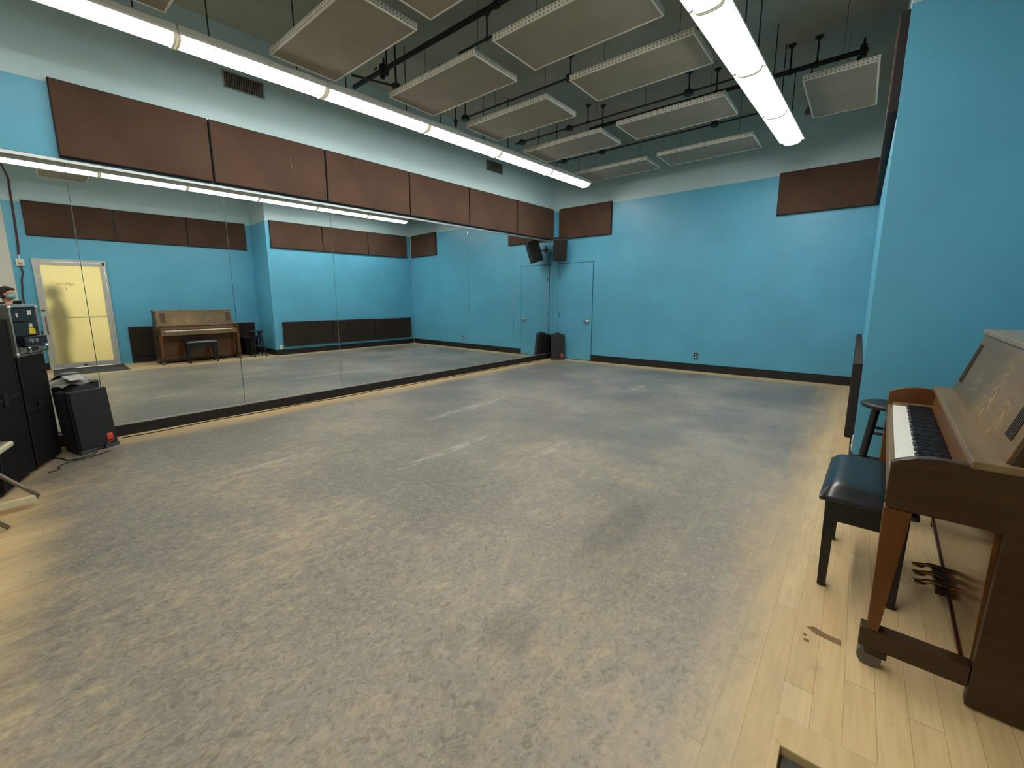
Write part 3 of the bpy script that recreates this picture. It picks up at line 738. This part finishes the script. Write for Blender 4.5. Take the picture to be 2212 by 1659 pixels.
def unit(name, label, z0, z1, mat, out, dep=0.32):
    root = case_empty(name, ca, face_frame(ca, cb), 0.886+z0, label, 'audio unit', 'audio units in the rack')
    MB().box(0.030, cw-0.030, -out, dep, 0, z1-z0-0.003, 0.003).build('chassis', mat, root)
    return root
def sticker(parent, x, z, w, h, out, mat): MB().box(x, x+w, -out-0.0015, -out, z, z+h).build('sticker', mat, parent)
m_st = M('white_tape_label', (222, 216, 196), 0.6); m_ye = M('yellow_note', (232, 196, 40), 0.6)
m_unit = M('black_rack_panel', (20, 25, 24), 0.4, var=0.15)
u1 = unit('audio_mixer', 'black rack unit with two white labels, topmost in the rack', 0.265, 0.365, m_unit, 0.004)
sticker(u1, 0.075, 0.035, 0.022, 0.03, 0.004, m_st); sticker(u1, 0.225, 0.050, 0.055, 0.032, 0.004, m_st)
u2 = unit('power_amplifier', 'black rack unit with a yellow note, second from the top of the rack', 0.155, 0.262, m_unit, 0.006)
sticker(u2, 0.215, 0.060, 0.045, 0.030, 0.006, m_st); sticker(u2, 0.205, 0.008, 0.085, 0.046, 0.006, m_ye)
u3 = unit('cassette_player', 'dark blue player with round dials in the rack, below the yellow note', 0.085, 0.152, M('navy_player_front', (18, 18, 36), 0.35), 0.05)
for x in (0.10, 0.165): MB().cyl((x, -0.05, 0.033), (x, -0.062, 0.033), 0.016, seg=16).build('dial', m_alu, u3)
u4 = unit('silver_amplifier', 'silver rack unit with two loop handles at the bottom of the rack', 0.024, 0.082, M('silver_unit_front', (132, 132, 126), 0.35, 0.4), 0.02)
for x in (0.06, cw-0.065): MB().tube([(x, -0.02, 0.008), (x, -0.055, 0.010), (x, -0.055, 0.046), (x, -0.02, 0.049)], 0.006, 8, 3).build('loop_handle', m_chrome, u4, smooth=True)
sticker(u4, 0.16, 0.012, 0.03, 0.03, 0.02, m_st)
MB().box(0.10, 0.25, -0.0215, -0.02, 0.010, 0.042).build('display', m_black, u4)

# ------------------------------------------------------------------ folding chair at the left edge
fv = Vector((0.401, -0.125)).normalized(); frz = math.atan2(fv.y, fv.x)
fc = empty('folding_chair', (1.09, -8.04, 0), frz, 'cream folding chair with grey tube legs at the left edge of the photo', 'chair')
# local x along the front edge, front is +y, chair extends to -y
MB().box(0.0, 0.42, -0.40, 0.0, 0.388, 0.42, 0.012, 3).build('seat', m_cream, fc)
MB().box(0.02, 0.40, -0.38, -0.02, 0.4205, 0.426, 0.003).build('seat_pad', M('taupe_seat_pad', (120, 108, 100), 0.7), fc)
for x in (-0.035, 0.455):
    MB().tube([(x, 0.055, 0.012), (x, -0.30, 0.45), (x, -0.42, 0.80)], 0.012, 10, 4).build('front_leg', m_steel, fc, smooth=True)
    xx = x+0.026 if x < 0 else x-0.026
    MB().tube([(xx, -0.44, 0.012), (xx, -0.03, 0.40)], 0.011, 10, 0).build('rear_leg', m_steel, fc, smooth=True)
MB().box(0.125, 0.155, -0.46, 0.045, 0.028, 0.074, 0.010, 2, mat=Matrix.Rotation(-frz, 4, 'Z')).build('floor_rail', m_cream, fc)
MB().box(-0.02, 0.44, -0.43, -0.405, 0.60, 0.80, 0.010, 2).build('backrest', m_cream, fc)

# ------------------------------------------------------------------ cables on the floor
def cable(label, pts, r=0.0045):
    o = MB().tube([(p[0], p[1], r+0.0005) for p in pts], r, 8, 6).build('floor_cable', m_cable, org=(pts[0][0], pts[0][1], 0), smooth=True)
    tag(o, label, 'cable')
pts = []
for i in range(26):
    y = -7.36+i*(7.36-0.45)/25
    n = 0.085+0.018*math.sin(i*1.7)+0.01*math.sin(i*0.6+1)
    p = L(n, y); pts.append((p.x, p.y))
cable('thin dark cable lying along the foot of the mirror wall', pts)
cable('loose dark cable curling on the floor in front of the near speaker', [(0.52, -7.90), (0.49, -7.84), (0.40, -7.83), (0.34, -7.76), (0.33, -7.68), (0.29, -7.58), (0.235, -7.50)])
cable('short cable looping out beside the near speaker foot', [(0.12, -7.83), (0.20, -7.79), (0.27, -7.775), (0.29, -7.70), (0.24, -7.61), (0.20, -7.585)])

# ------------------------------------------------------------------ piano
PZ = -0.035
pr = empty('upright_piano', (5.290, -6.205, 0), PZ, 'brown walnut upright piano with open keyboard against the right wall', 'piano')
PL = 1.465; th = 0.035
# local: x = depth from the front, y = along the keyboard away from the camera
for y0, y1, far in ((0, th, 0), (PL-th, PL, 1)):
    MB().prism([(0.262, 0.012), (0.60, 0.012), (0.60, 0.80), (0.225, 0.80), (0.225, 0.60), (0.275, 0.60)], 'y', y0, y1, 0.003).build('side_panel', m_piano_shaded, pr)
    arm = [(0.016, 0.60), (0.010, 0.62), (0.012, 0.755), (0.030, 0.768), (0.07, 0.784), (0.12, 0.792), (0.17, 0.790), (0.226, 0.786), (0.226, 0.60)]
    MB().prism(arm, 'y', y0, y1, 0.004).build('key_arm', m_piano_arm if far else m_piano_shaded, pr)  # near arm takes the walnut with shade painted in
    ya, yb = (y0, y0+0.052) if not far else (y1-0.052, y1)
    lg = MB(); lg.prism([(0.010, 0.598), (0.080, 0.598), (0.044, 0.145), (0.013, 0.145)], 'y', ya, yb, 0.003).build('leg', m_piano_arm, pr)
    MB().box(-0.004, 0.262, ya, yb, 0.072, 0.144, 0.004).build('toe_block', m_piano_shaded, pr)
    cs = MB().cyl((0.030, (ya+yb)/2-0.02, 0.034), (0.030, (ya+yb)/2+0.02, 0.034), 0.034, seg=20).build('caster', M('grey_caster_wheel', (96, 90, 86), 0.4, 0.3), pr)
    MB().box(0.016, 0.075, (ya+yb)/2-0.024, (ya+yb)/2+0.024, 0.045, 0.072, 0.004).build('caster_fork', M('dark_fork', (52, 44, 34), 0.4, 0.5), cs)
MB().box(0.02, 0.30, th, PL-th, 0.60, 0.655, 0.003).build('keybed', m_piano, pr)
MB().box(0.014, 0.030, th, PL-th, 0.598, 0.684, 0.004).build('key_slip', m_piano_top, pr)
for y0, y1 in ((th, 0.115), (PL-0.118, PL-th)):
    MB().box(0.030, 0.19, y0, y1, 0.655, 0.702, 0.004).build('key_block', m_piano_top, pr)
MB().prism([(0.182, 0.66), (0.196, 0.66), (0.214, 0.778), (0.200, 0.778)], 'y', th, PL-th, 0.002).build('fallboard', m_piano, pr)
MB().box(0.186, 0.305, -0.004, PL+0.004, 0.782, 0.806, 0.004).build('shelf', m_piano_top, pr)
MB().prism([(0.255, 0.806), (0.268, 0.806), (0.352, 1.098), (0.338, 1.098)], 'y', 0.035, PL-0.035, 0.002).build('music_panel', m_piano_front, pr)
for y0, y1 in ((0.03, 0.055), (PL-0.055, PL-0.03)):
    MB().prism([(0.262, 0.806), (0.60, 0.806), (0.60, 1.10), (0.346, 1.10)], 'y', y0-0.012, y1-0.012 if y0 < 0.5 else y1, 0.003).build('upper_side', m_piano_shaded, pr)
MB().box(0.330, 0.612, 0.012, PL-0.012, 1.100, 1.124, 0.005).build('lid', M('scuffed_grey_brown_lid', (132, 122, 104), 0.4, var=0.12, scale=8), pr)
# slotted speaker-like grilles at both ends of the music panel
import_rot = math.atan2(0.0835, 0.292)
for y0 in (0.105, PL-0.165):
    Rm = Matrix.Translation((0.2555, 0, 0.806)) @ Matrix.Rotation(import_rot, 4, 'Y')
    g = MB()
    for k in range(6): g.box(-0.0035, 0.0015, y0+0.0155*k, y0+0.0155*k+0.009, 0.055, 0.255, mat=Rm)
    g.build('slot_grille', M('dark_slots', (44, 30, 18), 0.7), pr)
MB().box(0.262, 0.275, th, PL-th, 0.085, 0.60).build('knee_panel', m_knee, pr)
MB().box(0.256, 0.276, th, PL-th, 0.068, 0.084, 0.002).build('bottom_rail', M('reddish_rail', (70, 26, 12), 0.4), pr)
MB().box(0.585, 0.60, th, PL-th, 0.03, 1.09).build('back_board', m_piano_shaded, pr)
MB().box(0.27, 0.58, th, PL-th, 0.05, 0.075).build('bottom_board', m_piano_shaded, pr)
# pedals
for k, y in enumerate((0.62, 0.70, 0.78)):
    b = MB().tube([(0.29, y, 0.075), (0.25, y, 0.080), (0.215, y, 0.082), (0.185, y, 0.072), (0.168, y, 0.064)], 0.010, 10, 4)
    b.ball((0.178, y, 0.068), (0.026, 0.017, 0.009), 14)
    b.build('pedal', m_brass, pr, smooth=True)
MB().box(0.225, 0.265, 0.585, 0.815, 0.052, 0.078, 0.004).build('pedal_bracket', M('dark_brass_bracket', (58, 46, 28), 0.4, 0.6), pr)
# keys: 52 white, 36 black
K0, K1 = 0.1165, PL-0.1195; kw = (K1-K0)/52
wk = MB().box(0.031, 0.182, 0.0005, kw-0.0005, 0.675, 0.697, 0.0015, 1).build('white_key', m_ivory, pr)
bkm = MB().prism([(0.084, 0.697), (0.182, 0.697), (0.182, 0.711), (0.092, 0.711)], 'y', -0.0055, 0.0055, 0.0015, seg=1).build('black_key', m_ebony, pr)
wk.location = (0, K0, 0)
# seen from the player (facing +x), bass is at the left = far end (+y)
first = True
for i in range(52):
    y = K1-(i+1)*kw                      # i counts white keys from the bass end
    if i == 0: o = wk
    else: o = wk.copy(); COL.objects.link(o)
    o.location = (0, y, 0)
    if i < 51 and (i % 7) in (0, 2, 3, 5, 6):
        if first: q = bkm; first = False
        else: q = bkm.copy(); COL.objects.link(q)
        q.location = (0, y, 0)

# bench
bn = empty('piano_bench', (5.122, -5.805, 0), PZ*0.9, 'black piano bench with padded vinyl seat drawn under the keyboard', 'bench')
BX, BY = 0.31, 0.60
sm = MB(); nx, ny = 16, 20; vs = {}
for i in range(nx+1):
    for j in range(ny+1):
        u, v = i/nx, j/ny
        e = (1-abs(2*u-1)**6)*(1-abs(2*v-1)**8)
        vs[i, j] = sm.bm.verts.new((BX*u, BY*v, 0.438+0.052*max(e, 0)**0.55))
for i in range(nx):
    for j in range(ny): sm.bm.faces.new((vs[i, j], vs[i+1, j], vs[i+1, j+1], vs[i, j+1]))
sm.build('cushion', m_vinyl, bn, smooth=True)
MB().box(-0.004, BX+0.004, -0.004, BY+0.004, 0.418, 0.441, 0.009, 3).build('seat_board', m_vinyl, bn)
b = MB(); ins = 0.022
b.box(ins, BX-ins, ins, BY-ins, 0.325, 0.419, 0.004)
b.build('apron', m_blackwood, bn)
for x in (0.018, BX-0.018-0.042):
    for y in (0.03, BY-0.03-0.042):
        lx0 = 0.0 if x < 0.1 else 0.004
        MB().prism([(x, 0.418), (x+0.042, 0.418), (x+0.036, 0.004), (x+0.006, 0.004)], 'y', y, y+0.038, 0.003).build('leg', m_blackwood, bn)

# stool
so = empty('bar_stool', (5.385, -4.375, 0), -0.03, 'tall round black wooden stool between piano and projecting wall corner', 'stool')
MB().lathe([(0.130, 0.580), (0.142, 0.585), (0.146, 0.594), (0.144, 0.606), (0.130, 0.612), (0.04, 0.607)], seg=40).build('seat', m_blackwood, so, smooth=True)
for k in range(4):
    a = PI/4+k*PI/2; c, s_ = math.cos(a), math.sin(a)
    MB().cyl((0.088*c, 0.088*s_, 0.584), (0.178*c, 0.178*s_, 0.0), 0.021, 0.016, 14).build('leg', m_blackwood, so, smooth=False)
for lev, zz in ((0, 0.42), (1, 0.20)):
    for k in range(4):
        a, c = PI/4+k*PI/2, PI/4+(k+1)*PI/2
        z = zz+(0.06 if k % 2 else 0)
        r = 0.088+(0.584-z)/0.584*0.09
        MB().cyl((r*math.cos(a), r*math.sin(a), z), (r*math.cos(c), r*math.sin(c), z), 0.0095, seg=10).build('rung', m_blackwood, so)

# black box in the niche behind the stool
bb = empty('storage_box', (6.02, -4.36, 0), PI, 'low black box on the floor in the niche behind the stool', 'box')
MB().box(-0.16, 0.16, -0.15, 0.15, 0.0, 0.40, 0.012, 2).build('body', m_caseblk, bb)
MB().box(-0.17, 0.17, -0.16, 0.16, 0.40, 0.43, 0.008, 2).build('lid', m_black, bb)
MB().box(0.158, 0.172, -0.05, 0.05, 0.27, 0.30, 0.004).build('handle', m_caseedge, bb)

# peeled tape marks on the planks near the bench
m_res = M('brown_tape_residue', (126, 100, 66), 0.8)
def mark(label, pts):
    c = pts[0]
    o = MB().prism(pts, 'z', 0.0003, 0.0012).build('tape_mark', m_res, org=(c[0], c[1], 0)); tag(o, label, 'tape mark')
mark('long brown tape residue on the planks beside the piano caster', [(5.138, -6.115), (5.160, -6.098), (5.200, -6.115), (5.246, -6.120), (5.246, -6.152), (5.205, -6.146), (5.165, -6.140)])
mark('small dark spot on the floor left of the tape residue', [(5.128, -6.168), (5.134, -6.160), (5.142, -6.163), (5.144, -6.172), (5.136, -6.177)])
mark('smaller dark spot on the floor nearer the mat well', [(5.132, -6.198), (5.140, -6.190), (5.152, -6.194), (5.152, -6.206), (5.140, -6.210)])

# ------------------------------------------------------------------ people
def remesh(o, vox):
    md = o.modifiers.new('skin_blend', 'REMESH'); md.mode = 'VOXEL'; md.voxel_size = vox; md.use_smooth_shade = True
    s = o.modifiers.new('soften', 'SMOOTH'); s.factor = 0.5; s.iterations = 3
    return o
m_skin = M('skin', (196, 142, 118), 0.5, var=0.06, scale=30)
m_hair = M('dark_brown_hair', (40, 24, 24), 0.5, var=0.3, scale=60, stretch=(1, 1, 0.2))
m_shirt = M('dark_sweater', (34, 24, 26), 0.85, var=0.2, scale=40)
m_jeans = M('dark_jeans', (36, 42, 58), 0.85, var=0.15, scale=50)
m_shoe = M('black_shoe', (20, 20, 20), 0.5)
m_mask = M('light_blue_face_mask', (128, 178, 180), 0.7, var=0.06)
def hand(b, wrist, fwd, side, curl, s=1.0):
    """palm plus four fingers and a thumb; fwd = finger direction, side = thumb side, curl = direction the fingers bend to"""
    wrist, fwd, side, curl = Vector(wrist), Vector(fwd).normalized(), Vector(side).normalized(), Vector(curl).normalized()
    pc = wrist+fwd*0.045*s
    for k in (-1.5, -0.5, 0.5, 1.5): b.limb(wrist+side*0.010*k*s, wrist+fwd*0.082*s+side*0.019*k*s, 0.014*s, 0.0115*s, 10)
    for k, ln in ((1.5, 0.068), (0.5, 0.078), (-0.5, 0.072), (-1.5, 0.056)):
        p = wrist+fwd*0.084*s+side*0.019*k*s
        d1 = (fwd+curl*0.35).normalized(); d2 = (fwd*0.45+curl).normalized(); d3 = (curl-fwd*0.25).normalized()
        q = p+d1*ln*0.45*s; r = q+d2*ln*0.32*s; t = r+d3*ln*0.23*s
        b.limb(p, q, 0.0095*s, 0.0085*s, 10); b.limb(q, r, 0.0085*s, 0.0078*s, 10); b.limb(r, t, 0.0078*s, 0.007*s, 10)
    p = wrist+fwd*0.025*s+side*0.028*s; q = p+(fwd*0.5+side*0.8+curl*0.4).normalized()*0.036*s; r = q+(fwd*0.9+side*0.1+curl*0.6).normalized()*0.030*s
    b.limb(p, q, 0.013*s, 0.0105*s, 10); b.limb(q, r, 0.0105*s, 0.0085*s, 10)
def person(loc, rz, label, H, wrists, palms, phone_pose, masked, head_tilt=0.0):
    """faces local +y, x to the person's right; wrists = (right,left) in local coordinates"""
    k = H/1.70
    root = empty('person', loc, rz, label, 'person')
    V = lambda x, y, z: Vector((x*k, y*k, z*k))
    sk = MB()
    hc = V(0, 0.035, 1.585)
    sk.ball(hc+V(0, -0.005, 0.02), tuple(a*k for a in (0.074, 0.094, 0.10)), 20); sk.ball(hc+V(0, 0.025, -0.05), tuple(a*k for a in (0.058, 0.070, 0.072)), 18)
    sk.limb(hc+V(0, 0.088, 0.0), hc+V(0, 0.108, -0.032), 0.010*k, 0.015*k, 10)                    # nose
    for s in (-1, 1):
        sk.ball(hc+V(s*0.074, -0.005, -0.01), tuple(a*k for a in (0.010, 0.020, 0.032)), 10)       # ears
        sk.ball(hc+V(s*0.030, 0.078, 0.012), 0.0135*k, 10)                                          # eyes bulge
    sk.limb(hc+V(-0.020, 0.086, -0.066), hc+V(0.020, 0.086, -0.066), 0.009*k, 0.009*k, 10)         # lips
    sk.limb(V(0, -0.012, 1.40), V(0, 0.012, 1.53), 0.056*k, 0.050*k)
    # torso
    for a, b_, r in (((-0.07, 0, 0.98), (0.07, 0, 0.98), 0.100), ((-0.060, 0, 1.10), (0.060, 0, 1.10), 0.090), ((-0.075, 0, 1.26), (0.075, 0, 1.26), 0.092), ((-0.11, -0.01, 1.36), (0.11, -0.01, 1.36), 0.058)):
        sk.limb(V(*a), V(*b_), r*k, r*k)
    sk.limb(V(0, 0, 0.98), V(0, 0, 1.28), 0.095*k, 0.095*k)
    cl = MB()
    for a, b_, r in (((-0.075, 0, 0.95), (0.075, 0, 0.95), 0.118), ((-0.072, 0, 1.02), (0.072, 0, 1.02), 0.118), ((-0.066, 0, 1.10), (0.066, 0, 1.10), 0.116), ((-0.075, 0, 1.18), (0.075, 0, 1.18), 0.116), ((-0.085, 0.005, 1.26), (0.085, 0.005, 1.26), 0.114), ((-0.118, -0.01, 1.36), (0.118, -0.01, 1.36), 0.072)):
        cl.limb(V(*a), V(*b_), r*k, r*k)
    cl.limb(V(0, 0, 0.96), V(0, 0, 1.30), 0.118*k, 0.115*k)
    tr = MB(); shp = []
    for s in (-1, 1):
        hip, kn, an = V(s*0.09, 0, 0.92), V(s*0.10, 0.02, 0.50), V(s*0.105, -0.02, 0.09)
        sk.limb(hip, kn, 0.078*k, 0.052*k); sk.limb(kn, an, 0.050*k, 0.034*k); sk.limb(an, V(s*0.12, 0.12, 0.035), 0.034*k, 0.028*k)
        tr.limb(hip, kn, 0.092*k, 0.066*k); tr.limb(kn, an+V(0, 0, 0.02), 0.066*k, 0.056*k)
        sh = MB().limb(V(s*0.105, -0.045, 0.046), V(s*0.118, 0.06, 0.044), 0.044*k, 0.042*k).limb(V(s*0.118, 0.06, 0.042), V(s*0.125, 0.155, 0.036), 0.042*k, 0.034*k)
        sh.box(s*0.115*k-0.045*k, s*0.115*k+0.045*k, -0.085*k, 0.185*k, 0.0, 0.02*k, 0.008)
        shp.append(sh)
        sho = V(s*0.165, -0.01, 1.365); w = Vector(wrists[0 if s > 0 else 1])
        # elbow by two-bone solution, bending down and out
        l1, l2 = 0.285*k, 0.25*k; d = w-sho; D = min(d.length, l1+l2-0.002)
        a = (l1*l1-l2*l2+D*D)/(2*D); h = math.sqrt(max(l1*l1-a*a, 0)); dn = d.normalized()
        pole = Vector((s*0.55, -0.2, -1)); pole = (pole-dn*pole.dot(dn)).normalized()
        el = sho+dn*a+pole*h
        sk.limb(sho, el, 0.047*k, 0.038*k); sk.limb(el, w, 0.037*k, 0.024*k)
        cl.limb(sho, el, 0.056*k, 0.047*k); cl.limb(el, el+(w-el)*0.88, 0.046*k, 0.035*k)
        pf, ps, pcu = palms[0 if s > 0 else 1]
        hand(sk, w, pf, ps, pcu, k)
    tr.limb(V(-0.06, 0, 0.93), V(0.06, 0, 0.93), 0.112*k, 0.112*k)
    remesh(sk.build('body', m_skin, root), 0.006)
    remesh(cl.build('sweater', m_shirt, root), 0.010)
    remesh(tr.build('trousers', m_jeans, root), 0.010)
    for sh in shp: remesh(sh.build('shoe', m_shoe, root), 0.008)
    hr = MB().ball(hc+V(0, -0.022, 0.045), tuple(a*k for a in (0.088, 0.098, 0.092)), 18).ball(hc+V(0, -0.05, -0.02), tuple(a*k for a in (0.084, 0.072, 0.105)), 16)
    for s in (-1, 1): hr.limb(hc+V(s*0.066, -0.01, 0.05), hc+V(s*0.078, -0.02, -0.08), 0.026*k, 0.018*k, 10)
    hr.limb(hc+V(-0.045, 0.062, 0.085), hc+V(0.05, 0.058, 0.08), 0.026*k, 0.024*k, 10)
    remesh(hr.build('hair', m_hair, root), 0.007)
    for s in (-1, 1):
        MB().ball(hc+V(s*0.030, 0.089, 0.012), tuple(a*k for a in (0.008, 0.004, 0.006)), 10).build('iris', M('dark_eye', (30, 20, 16), 0.2), root, smooth=True)
    if masked:
        mk = MB().ball(hc+V(0, 0.052, -0.052), tuple(a*k for a in (0.066, 0.068, 0.056)), 20)
        mk.limb(hc+V(0, 0.10, -0.03), hc+V(0, 0.10, -0.07), 0.022*k, 0.020*k, 12)
        remesh(mk.build('face_mask', m_mask, root), 0.006)
    return root

# camera axes, also used to hold the phone where the photograph was taken from
CAM = Vector((5.17166, -8.04748, 1.29111)); yaw, pit, rol = (math.radians(a) for a in (40.0151, -9.4981, -0.4065))
fwd = Vector((-math.sin(yaw)*math.cos(pit), math.cos(yaw)*math.cos(pit), math.sin(pit)))
rt = Vector((math.cos(yaw), math.sin(yaw), 0)); up = rt.cross(fwd)
cr, sr = math.cos(rol), math.sin(rol); rt, up = cr*rt+sr*up, -sr*rt+cr*up
cam = bpy.data.cameras.new('camera'); co = bpy.data.objects.new('camera', cam); COL.objects.link(co)
co.matrix_world = Matrix(((rt.x, up.x, -fwd.x, CAM.x), (rt.y, up.y, -fwd.y, CAM.y), (rt.z, up.z, -fwd.z, CAM.z), (0, 0, 0, 1)))
cam.sensor_width = 36; cam.sensor_fit = 'HORIZONTAL'; cam.lens = 920.443/2212*36
cam.shift_x = 28.3226/2212; cam.shift_y = -28.3443/2212
cam.clip_start = 0.03; cam.clip_end = 60
SC.camera = co

ph = empty('phone', CAM-fwd*0.035+rt*0.052-up*0.004, 0, 'black phone held sideways by the person taking the photograph', 'phone')
ph.rotation_euler = Matrix(((rt.x, up.x, -fwd.x), (rt.y, up.y, -fwd.y), (rt.z, up.z, -fwd.z))).to_euler()
MB().box(-0.074, 0.074, -0.036, 0.036, -0.004, 0.004, 0.0035, 3).build('phone_body', m_black, ph)
MB().box(-0.069, 0.069, -0.032, 0.032, 0.0041, 0.0046).build('screen', M('dark_phone_screen', (26, 30, 34), 0.1), ph)
MB().box(-0.070, -0.036, -0.010, 0.032, -0.0062, -0.0038, 0.001).build('camera_plate', M('dark_camera_plate', (36, 36, 38), 0.3), ph)

pbase = Vector((5.405, -8.160, 0)); prz = math.radians(40)
def to_local(v): return Matrix.Rotation(-prz, 3, 'Z') @ (Vector(v)-pbase)
Rl = Matrix.Rotation(-prz, 3, 'Z')
hR = ph.location+rt*0.104-up*0.035-fwd*0.03; hL = ph.location-rt*0.104-up*0.035-fwd*0.03
wR = hR-up*0.06+rt*0.035-fwd*0.035; wL = hL-up*0.06-rt*0.035-fwd*0.035
palms = ((Rl @ (hR-wR+up*0.05), Rl @ (-fwd*1.0+up*0.3), Rl @ (-rt+fwd*0.4)), (Rl @ (hL-wL+up*0.05), Rl @ (-fwd*1.0+up*0.3), Rl @ (rt+fwd*0.4)))
person(pbase, prz, 'dark-haired person in a pale blue face mask holding up a phone, seen in the mirror', 1.555, (to_local(wR), to_local(wL)), palms, None, True)
# a passer-by outside the frosted door
person((6.68, -7.50, 0), math.radians(180), 'person standing outside the frosted glass door, seen only as a shadow', 1.66,
       ((0.25, 0.06, 0.80), (-0.25, 0.06, 0.80)), (((0, 0.15, -1), (-0.3, 1, 0), (-1, 0.2, 0)), ((0, 0.15, -1), (0.3, 1, 0), (1, 0.2, 0))), None, False)

# ------------------------------------------------------------------ light behind the door, world, colour
ld = bpy.data.lights.new('corridor_light', 'AREA'); ld.shape = 'RECTANGLE'; ld.size = 0.8; ld.size_y = 0.8; ld.energy = 75; ld.color = (1.0, 0.94, 0.80)
lo = bpy.data.objects.new('corridor_light', ld); COL.objects.link(lo); lo.location = (8.6, -7.15, 1.9)
lo.rotation_euler = (Vector((6.29, -7.3, 1.1))-lo.location).to_track_quat('-Z', 'Y').to_euler()
w = bpy.data.worlds.new('world'); SC.world = w; w.use_nodes = True
w.node_tree.nodes['Background'].inputs[0].default_value = (0.8, 0.9, 1.0, 1); w.node_tree.nodes['Background'].inputs[1].default_value = 0.03
SC.view_settings.view_transform = 'Standard'; SC.view_settings.look = 'None'; SC.view_settings.exposure = 0.50; SC.view_settings.gamma = 1.0
SC.cycles.max_bounces = 10; SC.cycles.diffuse_bounces = 6; SC.cycles.glossy_bounces = 5; SC.cycles.transmission_bounces = 6
SC.cycles.sample_clamp_indirect = 4.0; SC.cycles.caustics_reflective = False; SC.cycles.caustics_refractive = False
SC.cycles.use_denoising = True
